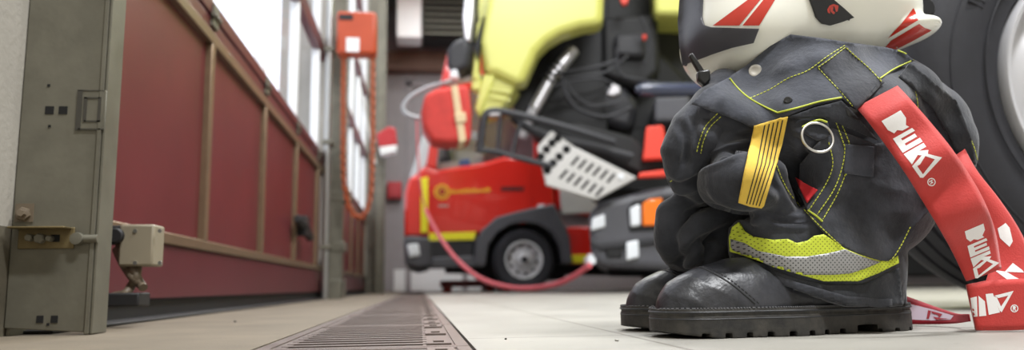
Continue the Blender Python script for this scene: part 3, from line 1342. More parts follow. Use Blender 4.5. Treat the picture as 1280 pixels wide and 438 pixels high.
# door: cut line, handle, crest, writing
dr = prY('door', [(547, 215), (603, 207), (630, 199), (662, 201), (664, 260), (638, 270), (600, 290), (545, 290)], YF - 0.012, 0.02, M_red, T, 0.006)
prY('handle', [(672, 256), (680, 255), (680, 260), (672, 261)], YF - 0.03, 0.03, M_lamp, T, 0.004)
c = onY(552.5, 240, YF - 0.016)
bm = bmesh.new()
lathe(bm, [(0, 0), (0.085, 0), (0.085, 0.004), (0, 0.004)], c, (0, 1, 0), 28)
from_bm('gold_crest', bm, M_gold, dr)
bm = bmesh.new()
lathe(bm, [(0.05, -0.003), (0.062, -0.003), (0.062, 0.002), (0.05, 0.002)], c, (0, 1, 0), 28)
pr(bm, [c + Vector((-0.03, -0.003, -0.03)), c + Vector((0.03, -0.003, -0.03)), c + Vector((0.03, -0.003, 0.02)), c + Vector((0, -0.003, 0.04)), c + Vector((-0.03, -0.003, 0.02))], (0, 0.003, 0))
from_bm('crest_ring', bm, M_redd, dr)
bm = bmesh.new()
x = 563.0
random.seed(3)
while x < 611:
    w = random.choice((1.6, 2.2, 2.6))
    h = random.choice((3.6, 4.4, 4.4, 5.2))
    y0 = 240.2 - (x - 563) * 0.045
    pr(bm, [onY(x, y0 + 2, YF - 0.016), onY(x + w, y0 + 2, YF - 0.016), onY(x + w, y0 + 2 - h, YF - 0.016), onY(x, y0 + 2 - h, YF - 0.016)], (0, 0.004, 0))
    x += w + 0.7
from_bm('gold_lettering', bm, M_gold, dr)
bm = bmesh.new()
x = 626.0
while x < 652:
    w = random.choice((3.2, 4.2))
    pr(bm, [onY(x, 239, YF - 0.016), onY(x + w, 239, YF - 0.016), onY(x + w + 1.2, 233.5, YF - 0.016), onY(x + 1.2, 233.5, YF - 0.016)], (0, 0.004, 0))
    x += w + 1.0
from_bm('dark_lettering', bm, M_blk, dr)
bm = bmesh.new()
for x in (548, 552.5, 557):
    pr(bm, [onY(x, 259, YF - 0.016), onY(x + 3.4, 259, YF - 0.016), onY(x + 3.4, 256, YF - 0.016), onY(x, 256, YF - 0.016)], (0, 0.004, 0))
from_bm('silver_lettering', bm, M_steel, dr)
# mudguard arch
outer = [(593, 333), (594, 310), (602, 288), (620, 272), (645, 265), (692, 255), (700, 270), (712, 296), (716, 330)]
inner = [(704, 330), (700, 306), (690, 290), (672, 280), (655, 278), (638, 281), (622, 291), (611, 306), (607, 333)]
prY('mudguard', outer + inner, YF - 0.05, 0.5, M_grey, T, 0.015)
prY('wheel_well', [(604, 352), (608, 300), (640, 270), (690, 270), (708, 300), (706, 350)], YF + 0.5, 1.2, M_blk, T, 0.0)
# compartment body behind the cab
prY('compartment', [(694, 262), (694, 60), (900, 60), (900, 268), (735, 270)], YF + 0.05, TW - 0.1, M_red, T, 0.02)
prY('roller_shutter', [(700, 238), (748, 234), (748, 266), (702, 268)], YF + 0.02, 0.05, M_ltgrey, T, 0.01)
prY('lower_locker', [(709, 284), (900, 280), (900, 330), (712, 330)], YF + 0.02, TW - 0.04, M_red, T, 0.02)
prY('yellow_stripe', [(711, 319), (760, 318), (760, 328), (711, 329)], YF - 0.0, 0.03, M_yel2, T, 0.003, label='yellow stripe of the rear locker')
prY('chassis', [(560, 340), (560, 322), (900, 318), (900, 345)], YF + 0.5, 1.2, M_blk, T, 0.02)
c = onY(655, 325, YF - 0.02)
rf = c.z - 0.0005
wheel(T, c, rf, rf * 0.58, 0.3)
wheel(T, Vector((c.x, YF + TW + 0.0, c.z)), rf, rf * 0.58, 0.3, axis=(0, -1, 0))
wheel(T, Vector((c.x + 3.6, YF, c.z)), rf, rf * 0.58, 0.6)
wheel(T, Vector((c.x + 3.6, YF + TW, c.z)), rf, rf * 0.58, 0.6, axis=(0, -1, 0))

# red jack rail standing low under the far truck
p, q = onY(552, 352, YF + 1.0), onY(634, 364, YF + 1.0)
J = thing('steel_ramp', 'low red steel ramp lying under the front of the red truck', 'ramp', ((p.x + q.x) / 2, YF + 1.1, 0))
bm = bmesh.new()
bx(bm, (p.x, YF + 1.0, 0.06), (q.x + 0.3, YF + 1.2, 0.14))
bx(bm, (p.x, YF + 1.55, 0.06), (q.x + 0.3, YF + 1.75, 0.14))
bx(bm, (p.x + 0.2, YF + 1.2, 0.07), (p.x + 0.3, YF + 1.55, 0.12))
from_bm('beam', bm, M_redd, J, bevel=0.008)
for xx in (p.x + 0.03, q.x - 0.25, q.x - 0.05):
    bm = bmesh.new()
    bx(bm, (xx, YF + 0.99, 0.0), (xx + 0.09, YF + 1.76, 0.065))
    from_bm('foot', bm, M_cone, J, bevel=0.006)

SKEW = 0.24     # this truck stands a little askew
# --------------------------------------------- yellow truck, cab tipped forward
YY = 5.6
yw = onY(957, 281, YY)
K = thing('fire_truck', 'yellow truck with its cab tipped forward, showing the dark engine bay', 'truck', (yw.x, YY + 1.2, 0))
KW = 2.3
panel = [(609, -5), (640, -130), (900, -150), (900, 18), (820, 18), (815, -40), (752, -20), (752, 30), (726, 33), (701, 41), (684, 51), (671, 64), (662, 84), (655, 100), (648, 107),
         (620, 93), (606, 92), (599, 50)]
panel = [(609, -5), (640, -130), (760, -140), (753, 29), (726, 33), (701, 41), (684, 51), (671, 64), (662, 84), (655, 100), (648, 107),
         (620, 93), (606, 92), (599, 50)]
prY('cab_side', panel, YY - 0.05, 0.25, M_yel, K, 0.055, seg=4)
prY('cab_front', [(597, 10), (606, -130), (640, -130), (622, 0), (612, 92), (603, 92)], YY + 0.1, KW - 0.2, M_yel, K, 0.03)
prY('cab_floor', [(640, -130), (760, -140), (753, 10), (700, 20), (660, 50), (640, 20)], YY + 0.2, KW - 0.4, M_blk, K, 0.02)
prY('cab_sill', [(619, 92), (646, 106), (627, 136), (598, 147), (593, 137), (604, 108)], YY + 0.02, 0.3, M_yel, K, 0.02)
prY('sill_edge', [(604, 92), (620, 92), (599, 147), (592, 136)], YY - 0.02, 0.1, M_yel, K, 0.02)
bm = bmesh.new()
for y0 in (112, 122):
    tube(bm, [onY(612, y0, YY), onY(638, y0 + 4, YY)], 0.008, 8)
each_bm('sill_rib', bm, M_yel, K)
prY('cab_corner', [(818, 18), (815, -120), (900, -120), (900, 14), (858, 19)], YY + 0.3, 0.5, M_yel, K, 0.04)
prY('grille_strip', [(590, 98), (596, 28), (600, 28), (597, 100)], YY - 0.02, 0.12, M_yel, K, 0.01)
prY('front_flap', [(589, 112), (590, 88), (597, 82), (603, 110), (598, 113)], YY + 0.0, 0.15, M_yel, K, 0.012)
prY('wiper_arm', [(592, 60), (604, 20), (606, 20), (597, 75)], YY - 0.04, 0.03, M_blk, K, 0.004)
# mirrors of the tipped cab
mr = prY('mirror', [(557, 84), (558, 62), (566, 50), (584, 44), (588, 60), (585, 84), (568, 92)], YY - 0.1, 0.3, M_dgrey, K, 0.04, seg=3)
prY('mirror_glass', [(578, 22), (581, -8), (592, -8), (592, 20), (588, 52), (581, 50)], YY - 0.1, 0.06, M_alu, K, 0.015)
prY('mirror_arm', [(586, 62), (592, -20), (597, -20), (590, 70)], YY - 0.05, 0.05, M_blk, K, 0.01)
prY('marker_lamp', [(561, 97), (563, 88), (571, 86), (573, 98)], YY - 0.11, 0.08, M_lamp, K, 0.01)
# dark engine, chassis and the tipping frame
ch = thing  # readability
prY('bay_wall', [(800, 20), (900, 0), (1100, 0), (1100, 240), (800, 240)], YY + 0.9, 0.2, M_blk, K, 0.02)
prY('arch_liner', [(640, 104), (640, -60), (760, -60), (760, 170), (690, 170), (642, 150)], YY + 0.5, 0.2, M_blk, K, 0.02)
prY('engine', [(752, 60), (757, -130), (818, -130), (822, 60), (862, 100), (862, 236), (800, 246), (742, 240), (690, 160), (652, 150), (664, 96), (700, 48)], YY + 0.75, 1.1, M_blk, K, 0.05)
prY('engine_block', [(752, 95), (752, 20), (822, 16), (826, 90), (800, 112)], YY + 0.45, 0.4, M_blk, K, 0.05)
prY('valve_cover', [(768, 70), (768, 42), (806, 40), (808, 72)], YY + 0.38, 0.3, M_dgrey, K, 0.04)
prY('gearbox', [(735, 150), (722, 112), (775, 96), (800, 130), (790, 165)], YY + 0.5, 0.5, M_dgrey, K, 0.07)
prY('side_tank', [(818, 152), (819, 122), (862, 120), (862, 152)], YY + 0.3, 0.5, M_grey, K, 0.02)
prY('chassis_rail', [(748, 262), (748, 236), (1300, 225), (1300, 262)], YY + 0.5, 1.3, M_blk, K, 0.02)
prY('rear_body', [(980, 225), (980, -160), (1560, -160), (1560, 225)], YY + 0.05, KW - 0.1, M_yel, K, 0.05)
prY('underbody', [(760, 345), (758, 300), (1300, 290), (1300, 345)], YY + 0.8, 0.9, M_blk, K, 0.02)
# exhaust and intake pipes
bm = bmesh.new()
tube(bm, [onY(717, 62, YY + 0.3), onY(690, 96, YY + 0.3)], 0.055, 16)
tube(bm, [onY(690, 96, YY + 0.3), onY(668, 136, YY + 0.3)], 0.048, 16)
tube(bm, [onY(668, 136, YY + 0.3), onY(652, 172, YY + 0.35)], 0.042, 16)
from_bm('intake_pipe', bm, M_alu, K)
bm = bmesh.new()
for y in (82, 88, 94, 100):
    c0 = onY(697 - (y - 82) * 0.7, y, YY + 0.3)
    d0 = (onY(717, 62, YY) - onY(690, 96, YY)).normalized()
    lathe(bm, [(0.058, -0.012), (0.068, 0), (0.058, 0.012)], c0, d0, 18)
each_bm('bellows', bm, M_blk, K)
for pth, rr in (([(695, 92), (720, 88), (745, 84), (770, 76)], 0.014), ([(700, 98), (730, 95), (758, 90), (785, 70)], 0.012), ([(703, 96), (708, 118), (725, 138), (760, 146), (790, 134)], 0.014),
                ([(708, 100), (716, 116), (740, 132), (775, 128)], 0.010), ([(770, 60), (775, 92), (800, 100), (822, 104)], 0.014), ([(800, 20), (812, 50), (806, 80)], 0.012),
                ([(690, 108), (715, 102), (748, 98), (765, 104)], 0.010)):
    bm = bmesh.new()
    tube(bm, crom([onY(x, y, YY + 0.22) for x, y in pth], 8), rr, 8)
    from_bm('cable', bm, M_dgrey, K)
prY('silver_bracket', [(758, 118), (766, 104), (775, 108), (776, 116), (766, 120)], YY + 0.25, 0.1, M_alu, K, 0.01)
prY('red_knob', [(774, -4), (786, -4), (784, 4), (778, 6)], YY + 0.3, 0.06, M_cone, K, 0.006)
prY('red_knob', [(803, 43), (808, 43), (808, 49), (803, 49)], YY + 0.3, 0.05, M_cone, K, 0.006)
# glossy navy tipping cylinder
bm = bmesh.new()
a, b = onY(794, 112, YY - 0.05), onY(880, 112, YY - 0.05)
tube(bm, crom([a, a.lerp(b, 0.06), a.lerp(b, 0.2), a.lerp(b, 0.6), b], 4), [0.012] + [0.03] * 3 + [0.05] * 3 + [0.055] * 10, 16)
from_bm('tipping_cylinder', bm, M_navy, K)
# black step frame of the tipped cab
bm = bmesh.new()
tube(bm, crom([onY(x, y, YY - 0.12) for x, y in ((599, 190), (602, 166), (606, 146), (616, 139), (640, 142), (680, 152), (716, 162), (768, 178))], 6), 0.028, 10)
tube(bm, crom([onY(x, y, YY - 0.12) for x, y in ((599, 188), (620, 190), (650, 198), (690, 208))], 6), 0.022, 10)
tube(bm, crom([onY(x, y, YY - 0.02) for x, y in ((640, 146), (660, 160), (690, 172), (740, 184), (790, 196))], 6), 0.034, 10)
for a, b in (((626, 142), (622, 190)), ((652, 146), (640, 195))):
    tube(bm, [onY(a[0], a[1], YY - 0.11), onY(b[0], b[1], YY - 0.11)], 0.016, 8)
from_bm('step_frame', bm, M_dgrey, K)
prY('silver_bracket', [(604, 141), (612, 136), (628, 139), (626, 144), (612, 145)], YY - 0.14, 0.08, M_alu, K, 0.01)
# perforated step box
st = prY('step_plate', [(719, 184), (796, 222), (745, 250), (681, 231), (684, 222)], YY - 0.15, 0.06, M_ltgrey, K, 0.008)
bm = bmesh.new()
for r_ in range(2):
    for i in range(6):
        u0 = 0.10 + i * 0.12
        v0 = 0.26 + 0.40 * r_
        A, B, C_ = Vector((719, 186)), Vector((794, 222)), Vector((683, 228))
        eu, ev = B - A, C_ - A
        if v0 > 0.5 and u0 > 0.72:
            continue
        q = [A + eu * u0 + ev * (v0 - 0.13), A + eu * (u0 + 0.045) + ev * (v0 - 0.13), A + eu * (u0 + 0.045) + ev * (v0 + 0.13), A + eu * u0 + ev * (v0 + 0.13)]
        pr(bm, [onY(z.x, z.y, YY - 0.152) for z in q], (0, 0.01, 0))
each_bm('step_slot', bm, M_dark, st)
sd = prY('step_side', [(671, 184), (689, 163), (719, 184), (682, 230)], YY - 0.10, 0.2, M_ltgrey, K, 0.008)
bm = bmesh.new()
for x, y in ((684, 213), (691, 204), (699, 196), (708, 187), (676, 196), (683, 187), (690, 179), (697, 173)):
    lathe(bm, [(0, -0.004), (0.030, -0.004), (0.030, 0.01), (0, 0.01)], onY(x, y, YY - 0.10), (0, 1, 0), 14)
each_bm('step_hole', bm, M_dark, sd)
prY('step_back', [(690, 164), (720, 180), (800, 218), (835, 205), (790, 170), (720, 152)], YY + 0.06, 0.3, M_blk, K, 0.03)
bm = bmesh.new()
lathe(bm, [(0, -0.012), (0.022, -0.01), (0.026, 0.01)], onY(776, 221, YY - 0.15), (0, 1, 0), 14)
from_bm('reflector', bm, M_lamp, st)
# red plastic parts at the bay
prY('wheel_chock', [(808, 158), (829, 156), (832, 172), (836, 198), (803, 200), (806, 180)], YY - 0.02, 0.15, M_cone, K, 0.015, label='red-orange plastic wedge')
prY('hose_clip', [(797, 222), (800, 216), (832, 212), (834, 220)], YY - 0.06, 0.1, M_cone, K, 0.01)
# bumper
bmp = [(736, 266), (750, 252), (775, 246), (822, 234), (900, 226), (900, 340), (832, 338), (750, 333), (738, 318)]
bp = prY('bumper', bmp, YY, KW, M_grey, K, 0.07, seg=4)
prY('bumper_band', [(737, 297), (748, 303), (900, 288), (900, 296), (750, 313), (738, 306)], YY - 0.03, 0.1, M_dgrey, K, 0.012)
prY('headlight_recess', [(787, 290), (784, 262), (792, 251), (829, 245), (900, 240), (900, 284), (830, 288)], YY - 0.012, 0.03, M_blk, K, 0.01)
prY('headlight', [(788, 284), (787, 260), (800, 255), (801, 282)], YY - 0.03, 0.05, M_lamp, K, 0.015)
prY('indicator', [(803, 283), (803, 254), (812, 249), (828, 247), (827, 282)], YY - 0.035, 0.05, M_amber, K, 0.015)
prY('fog_lamp', [(738, 289), (740, 273), (756, 267), (757, 284)], YY - 0.03, 0.05, M_lamp, K, 0.015)
prY('fog_lamp', [(783, 326), (783, 303), (798, 300), (799, 322)], YY - 0.04, 0.05, M_lamp, K, 0.012)
prY('lower_recess', [(758, 322), (756, 306), (778, 303), (778, 322)], YY - 0.02, 0.04, M_blk, K, 0.01)
bm = bmesh.new()
lathe(bm, [(0, -0.05), (0.03, -0.05), (0.036, -0.02), (0.036, 0.06)], onY(738, 326, YY - 0.03), (0, 1, 0), 16)
tube(bm, [onY(738, 330, YY - 0.06), onY(738, 318, YY - 0.06)], 0.022, 12)
from_bm('air_coupling', bm, M_lamp, K)
r_y = yw.z - 0.0005
wheel(K, Vector((yw.x, YY, yw.z)), r_y, r_y * 0.6, 0.32)
wheel(K, Vector((yw.x, YY + KW, yw.z)), r_y, r_y * 0.6, 0.32, axis=(0, -1, 0))
wheel(K, Vector((yw.x + 3.4, YY, yw.z)), r_y, r_y * 0.6, 0.5)
wheel(K, Vector((yw.x + 3.4, YY + KW, yw.z)), r_y, r_y * 0.6, 0.5, axis=(0, -1, 0))

SKEW = 0.0
# red canvas bag and grey hoop on the tipped cab's nose
B = thing('canvas_bag', 'red canvas bag with a cream strap hanging at the nose of the yellow truck', 'bag', onY(560, 178, YY))
bg = prY('pouch', [(526, 140), (531, 118), (545, 110), (586, 105), (590, 140), (589, 176), (560, 179), (540, 177), (529, 160)], YY - 0.22, 0.28, M_canvas, B, 0.035, seg=3)
prY('strap', [(564, 108), (572, 106), (583, 176), (574, 179)], YY - 0.232, 0.3, M_cream, B, 0.006)
prY('buckle', [(568, 142), (582, 140), (583, 152), (570, 154)], YY - 0.245, 0.03, M_cream, B, 0.005)
H = thing('flexible_hose', 'grey flexible hose bent in a loop above the red canvas bag', 'hose', onY(530, 148, YY))
bm = bmesh.new()
tube(bm, crom([onY(x, y, YY + 0.1) for x, y in ((604, 96), (585, 100), (560, 103), (536, 109), (516, 119), (505, 131), (506, 140), (516, 146), (528, 148))], 8), 0.016, 10)
from_bm('hose', bm, M_greyhose, H)
bm = bmesh.new()
tube(bm, [onY(602, 96, YY + 0.1), onY(558, 104, YY + 0.1)], 0.026, 12)
from_bm('sleeve', bm, M_ltgrey, H)

# pink compressed-air hose between the trucks
bm = bmesh.new()
pth = [(532, 262, 8.05), (538, 275, 7.9), (552, 300, 7.6), (572, 326, 7.2), (598, 347, 6.8), (625, 357, 6.5), (655, 361, 6.2), (690, 357, 5.9), (715, 347, 5.7), (737, 332, 5.5)]
tube(bm, crom([onY(x, y, Y) for x, y, Y in pth], 8), 0.022, 10)
tube(bm, crom([onY(x, y, Y) for x, y, Y in [(521, 150, 8.1), (523, 200, 8.1), (527, 240, 8.08), (532, 262, 8.05)]], 8), 0.010, 8)
o = from_bm('air_hose', bm, M_hose, None)
tag(o, 'pink air hose sagging from the red truck to the bumper of the yellow truck', 'hose')

# --------------------------------------------------- big near wheel at the right
YN = 1.44
c = onY(1406, 105, YN)
W = thing('truck_wheel', 'big truck wheel with a bright smooth rim behind the red straps', 'wheel', (c.x, YN + 0.2, 0))
r_ = c.z - 0.0005
RR = r_ * 0.605
bm = bmesh.new()
w = 0.36
lathe(bm, [(RR, 0.03), (RR * 1.02, 0.004), (RR * 1.10, -0.006), (RR * 1.28, -0.014), (r_ * 0.90, -0.006), (r_ * 0.93, 0.004), (r_ * 0.975, 0.02), (r_ * 0.995, 0.045), (r_, 0.07)] +
      [p for k in range(4) for p in ((r_, 0.085 + k * 0.055), (r_ - 0.012, 0.089 + k * 0.055), (r_ - 0.012, 0.097 + k * 0.055), (r_, 0.101 + k * 0.055))] +
      [(r_, w - 0.07), (r_ * 0.99, w - 0.04), (r_ * 0.95, w - 0.01), (r_ * 0.8, w), (RR, w - 0.03), (RR, 0.03)], c, (0, 1, 0), 128)
ty = from_bm('tyre', bm, M_tyre, W, ang=50)
bm = bmesh.new()
for rr_ in (0.70, 0.86):
    ring = [c + Vector((math.cos(q * math.pi / 64) * r_ * rr_, -0.013 if rr_ < 0.8 else -0.009, math.sin(q * math.pi / 64) * r_ * rr_)) for q in range(128)]
    tube(bm, ring, 0.0022, 6, closed=True)
each_bm('sidewall_bead', bm, M_tyre, ty)
bm = bmesh.new()
lathe(bm, [(RR * 0.99, 0.03), (RR * 1.0, -0.006), (RR * 0.985, -0.014), (RR * 0.955, -0.012), (RR * 0.945, 0.0), (RR * 0.93, 0.035), (RR * 0.905, 0.05), (RR * 0.86, 0.045), (RR * 0.70, 0.0),
           (RR * 0.60, -0.02), (RR * 0.42, -0.024), (RR * 0.40, -0.05), (RR * 0.36, -0.06), (0, -0.06)], c, (0, 1, 0), 128)
lathe(bm, [(0, 0.12), (RR * 0.99, 0.12), (RR * 0.99, 0.03)], c, (0, 1, 0), 64)
rm = from_bm('rim', bm, M_rimn, W)
bm = bmesh.new()
for k in range(10):
    q = 2 * math.pi * (k + 0.5) / 10
    p = c + Vector((math.cos(q), 0, math.sin(q))) * RR * 0.51
    lathe(bm, [(0.017, 0.02), (0.017, -0.04), (0.009, -0.046), (0, -0.046)], p, (0, 1, 0), 8)
each_bm('wheel_nut', bm, M_steel, rm, ang=20)
# raised letters on the sidewall
fc = bpy.data.curves.new('raised_lettering', 'FONT')
fc.body = 'IDI'
fc.size = 0.052
fc.extrude = 0.0012
fo = bpy.data.objects.new('raised_lettering', fc)
COL.objects.link(fo)
dg = bpy.context.evaluated_depsgraph_get()
base_me = bpy.data.meshes.new_from_object(fo.evaluated_get(dg))
bpy.data.objects.remove(fo)
bml = bmesh.new()
bml.from_mesh(base_me)
r_l = r_ * 0.80
for v in bml.verts:
    ang = R(155) - v.co.x / r_l
    rad = r_l - 0.02 + v.co.y
    v.co = c + Vector((math.cos(ang) * rad, -0.0135 - v.co.z, math.sin(ang) * rad))
from_bm('raised_lettering', bml, M_tyre, ty)
# ============================================================ BOOTS
def fabric(name, c, c2, rough=0.85):
    m = mat(name, c, rough, var=0.1, c2=c2, vscale=16, detail=10, wave=0.22, wscale=300, bump=0.5, bscale=150, sheen=0.25, spec=0.25)
    return m


M_cloth = fabric('charcoal_twill', (46, 48, 54), (70, 72, 80))
M_clothl = fabric('grey_blue_twill', (60, 63, 72), (80, 83, 93))
M_clothd = fabric('dark_trim', (38, 40, 45), (54, 56, 62))
M_leather = mat('black_leather', (40, 41, 46), 0.38, var=0.2, c2=(66, 67, 73), vscale=26, bump=0.35, bscale=150, detail=10, spec=0.5, rvar=0.10)
M_sole = mat('black_sole', (38, 38, 39), 0.62, var=0.2, c2=(70, 67, 62), vscale=38, bump=0.3, bscale=160, detail=9)
M_welt = mat('welt', (46, 47, 50), 0.5, var=0.1, vscale=40, bump=0.2, bscale=200)
M_thread = mat('yellow_green_thread', (206, 212, 74), 0.6)
M_piping = mat('yellow_piping', (198, 208, 70), 0.6)
M_thrd = mat('dark_thread', (88, 88, 90), 0.7)
M_hv = mat('hi_vis_yellow', (212, 226, 66), 0.6, var=0.04, vscale=30)
dots(M_hv, 0.0056, 0.13, (120, 130, 30))
M_hv2 = mat('hi_vis_yellow_plain', (212, 230, 50), 0.6)
M_silv = mat('silver_reflective', (160, 160, 160), 0.45, metal=0.25, var=0.03)
dots(M_silv, 0.0056, 0.15, (58, 58, 60))
M_strap = mat('red_webbing', (190, 49, 44), 0.72, var=0.05, vscale=40, bump=0.25, bscale=420, sheen=0.2)
M_strapd = mat('red_webbing_back', (160, 26, 42), 0.72, bump=0.2, bscale=400)
M_print = mat('white_print', (240, 238, 238), 0.6, bump=0.12, bscale=420)
M_printd = mat('pale_back_print', (206, 188, 200), 0.65)
M_chrome = mat('polished_steel', (214, 212, 208), 0.28, metal=1.0)
M_loop = mat('yellow_webbing', (232, 194, 78), 0.75, bump=0.4, bscale=500, stretch=(1, 1, 4))
M_loopk = mat('black_stripe', (34, 32, 30), 0.8)
M_redlab = mat('red_label', (214, 44, 52), 0.6, bump=0.3, bscale=90)
M_shell = mat('helmet_white', (250, 250, 240), 0.28, coat=0.5)
M_trimh = mat('helmet_grey_trim', (66, 66, 74), 0.4, bump=0.08, bscale=400)
M_stick = mat('red_sticker', (204, 52, 34), 0.3, coat=0.5, var=0.05, vscale=30)
M_stickw = mat('white_sticker', (246, 246, 240), 0.3)
M_emb = mat('emblem_black', (30, 31, 35), 0.4)
M_liner = mat('helmet_liner', (20, 20, 22), 0.85)
M_buckle = mat('buckle_black', (26, 26, 28), 0.35)

Tt = at(823, 412, 0.945)
Tt.z = 0
Hh = at(1122, 412, 1.062)
Hh.z = 0
BL = (Tt - Hh).length
bu = (Tt - Hh).normalized()
bv = Vector((0, 0, 1)).cross(bu)          # sideways
bv = -bv if bv.dot(head) < 0 else bv      # pointing away from the camera
print('boot length', BL)


def bl(x, y, z):
    return Hh + bu * x + bv * y + Vector((0, 0, z))


class LG(Grid):
    pass


def local_grid(lo, hi, res):
    g = Grid(lo, hi, res)
    return g


def to_world(me):
    me.transform(Matrix(((bu.x, bv.x, 0, Hh.x), (bu.y, bv.y, 0, Hh.y), (0, 0, 1, 0), (0, 0, 0, 1))))
    bm = bmesh.new()
    bm.from_mesh(me)
    bmesh.ops.recalc_face_normals(bm, faces=bm.faces)
    bm.to_mesh(me)
    bm.free()


FR = (Vector((1, 0, 0)), Vector((0, 0, 1)), Vector((0, 1, 0)))


def foot2d(g, grow=0.0):
    """distance to the outline of the foot, seen from above"""
    x, y = g.p[0], g.p[1]

    def seg(a, b, ra, rb):
        dx, dy = b[0] - a[0], b[1] - a[1]
        h = np.clip(((x - a[0]) * dx + (y - a[1]) * dy) / (dx * dx + dy * dy), 0, 1)
        return np.sqrt((x - a[0] - h * dx) ** 2 + (y - a[1] - h * dy) ** 2) - (ra + (rb - ra) * h)
    d = seg((0.048, 0), (0.12, 0), 0.046, 0.043)
    d = smin(d, seg((0.12, 0), (0.205, -0.002), 0.043, 0.054), 0.02)
    d = smin(d, seg((0.205, -0.002), (BL - 0.055, 0.002), 0.054, 0.052), 0.02)
    return d - grow


g = local_grid((-0.02, -0.08, 0.0), (BL + 0.02, 0.08, 0.26), 0.0024)
S = BL / 0.32
up = smin(ell(g, (BL - 0.066, 0.0, 0.031), (0.064, 0.0505, 0.046), frame=FR), ell(g, (BL - 0.105, 0, 0.036), (0.07, 0.047, 0.048), frame=FR), 0.015)
up = smin(up, chain(g, [(BL - 0.105, 0, 0.036), (0.15, 0, 0.058), (0.09, 0, 0.085)], [0.046, 0.047, 0.054]), 0.03)
up = smin(up, chain(g, [(0.06, 0, 0.06), (0.068, 0, 0.12), (0.085, 0, 0.24)], [0.052, 0.054, 0.062]), 0.03)
up = smin(up, chain(g, [(BL - 0.12, 0, 0.045), (0.05, 0, 0.045)], [0.048, 0.046]), 0.015)
z = g.p[2]
up = np.maximum(up, 0.028 - z)
up = np.maximum(up, z - 0.235)
me = g.mesh(up.astype(np.float32), 'boot_upper')
wrinkle(me, 0.0009, 30, (1, 1, 1.4), 4.0)
# creases across the vamp
for v in me.vertices:
    x, zz = v.co.x, v.co.z
    f = math.exp(-((x - 0.17) / 0.045) ** 2) * max(0.0, min(1.0, (zz - 0.05) / 0.03))
    v.co.z += 0.0018 * f * math.sin((x + zz * 0.7) * 330)
to_world(me)
boot = thing('fire_boot', 'black leather fire boot nearest the camera with scuffed toe cap', 'boot', bl(BL * 0.5, 0, 0), 'pair of fire boots')
upper = link_mesh('upper', me, M_leather, boot, ang=60)

g = local_grid((-0.02, -0.075, -0.004), (BL + 0.02, 0.075, 0.05), 0.0018)
x, y, z = g.p
fo = foot2d(g, 0.006)
sole = np.maximum(fo, np.maximum(z - 0.034, 0.0 - z))
sole = np.maximum(sole, -(np.maximum(np.abs(z - 0.0275) - 0.0012, -(foot2d(g, 0.0045)))))      # groove under the welt
# toe spring and the arch before the heel block
toe = np.clip((x - (BL - 0.075)) / 0.075, 0, 1)
sole = np.maximum(sole, (0.007 * toe ** 2) - z)
arch = np.maximum(np.abs(x - 0.098) - 0.017, z - 0.010)
sole = np.maximum(sole, -arch)
# lugs: notches along the edge and channels across the sole
per = 0.0275
nx = np.abs(((x - 0.125) / per) % 1.0 - 0.5) * per
notch = np.maximum(np.maximum(nx - 0.0042, z - 0.0062), np.maximum(0.118 - x, -(fo + 0.020)))
sole = np.maximum(sole, -notch)
nh = np.abs(((x - 0.012) / 0.026) % 1.0 - 0.5) * 0.026
notch = np.maximum(np.maximum(nh - 0.0032, z - 0.0045), np.maximum(x - 0.08, -(fo + 0.018)))
sole = np.maximum(sole, -notch)
ch_ = np.maximum(np.maximum(np.abs(y) - 0.004, z - 0.006), np.abs(x - 0.2) - 0.075)
sole = np.maximum(sole, -ch_)
me = g.mesh(sole.astype(np.float32), 'sole')
to_world(me)
sole_o = link_mesh('sole', me, M_sole, boot, ang=38)
bb = bvh_of(upper, sole_o)
# welt stitching, rib lines and the toe-cap seam
bm = bmesh.new()
N_ = 110


def foot_edge(grow, zz, x0=0.02):
    pts = []
    for i in range(N_ * 2):
        a = 2 * math.pi * i / (N_ * 2)
        cx = 0.165
        lo_, hi_ = 0.0, 0.4
        for _ in range(30):
            m_ = (lo_ + hi_) / 2
            px_, py_ = cx + math.cos(a) * m_, math.sin(a) * m_
            q = type('q', (), {})()
            q.p = (np.array([px_]), np.array([py_]))
            if foot2d(q, grow)[0] < 0:
                lo_ = m_
            else:
                hi_ = m_
        pts.append(bl(cx + math.cos(a) * lo_, math.sin(a) * lo_, zz))
    return pts


e1 = foot_edge(0.0052, 0.0345)
dash = 0
L_ = 0.0
for i in range(len(e1) - 1):
    seglen = (e1[i + 1] - e1[i]).length
    k = max(1, int(seglen / 0.0035))
    for j in range(k):
        a, b = e1[i].lerp(e1[i + 1], j / k), e1[i].lerp(e1[i + 1], (j + 0.6) / k)
        tube(bm, [a, b], 0.0012, 5)
from_bm('welt_stitching', bm, M_thrd, sole_o)
bm = bmesh.new()
tube(bm, foot_edge(0.0058, 0.0305), 0.0013, 6, closed=True)
tube(bm, foot_edge(0.0056, 0.0225), 0.0010, 6, closed=True)
from_bm('welt_rib', bm, M_welt, sole_o)
bm = bmesh.new()
# toe-cap seam: a loop across the foot found on the surface of the upper
seam, seam2 = [], []
ub = bvh_of(upper)
for i in range(41):
    a = math.pi * (0.02 + 0.96 * i / 40)
    for lst, x0 in ((seam, BL - 0.058), (seam2, BL - 0.063)):
        o_ = bl(x0 - 0.045 * (1 - math.sin(a)) ** 1.3, 0, 0.036)
        d_ = bv * -math.cos(a) + Vector((0, 0, math.sin(a)))
        h_ = ub.ray_cast(o_, d_, 0.2)
        if h_[0] is not None:
            lst.append(h_[0])
tube(bm, seam, 0.0013, 6)
for i in range(0, len(seam2) - 1):
    tube(bm, [seam2[i], seam2[i].lerp(seam2[i + 1], 0.6)], 0.0009, 5)
from_bm('toe_cap_seam', bm, M_welt, upper)

# the second boot of the pair
d2 = at(785, 412, 1.088) - at(823, 412, 0.945)
d2.z = 0


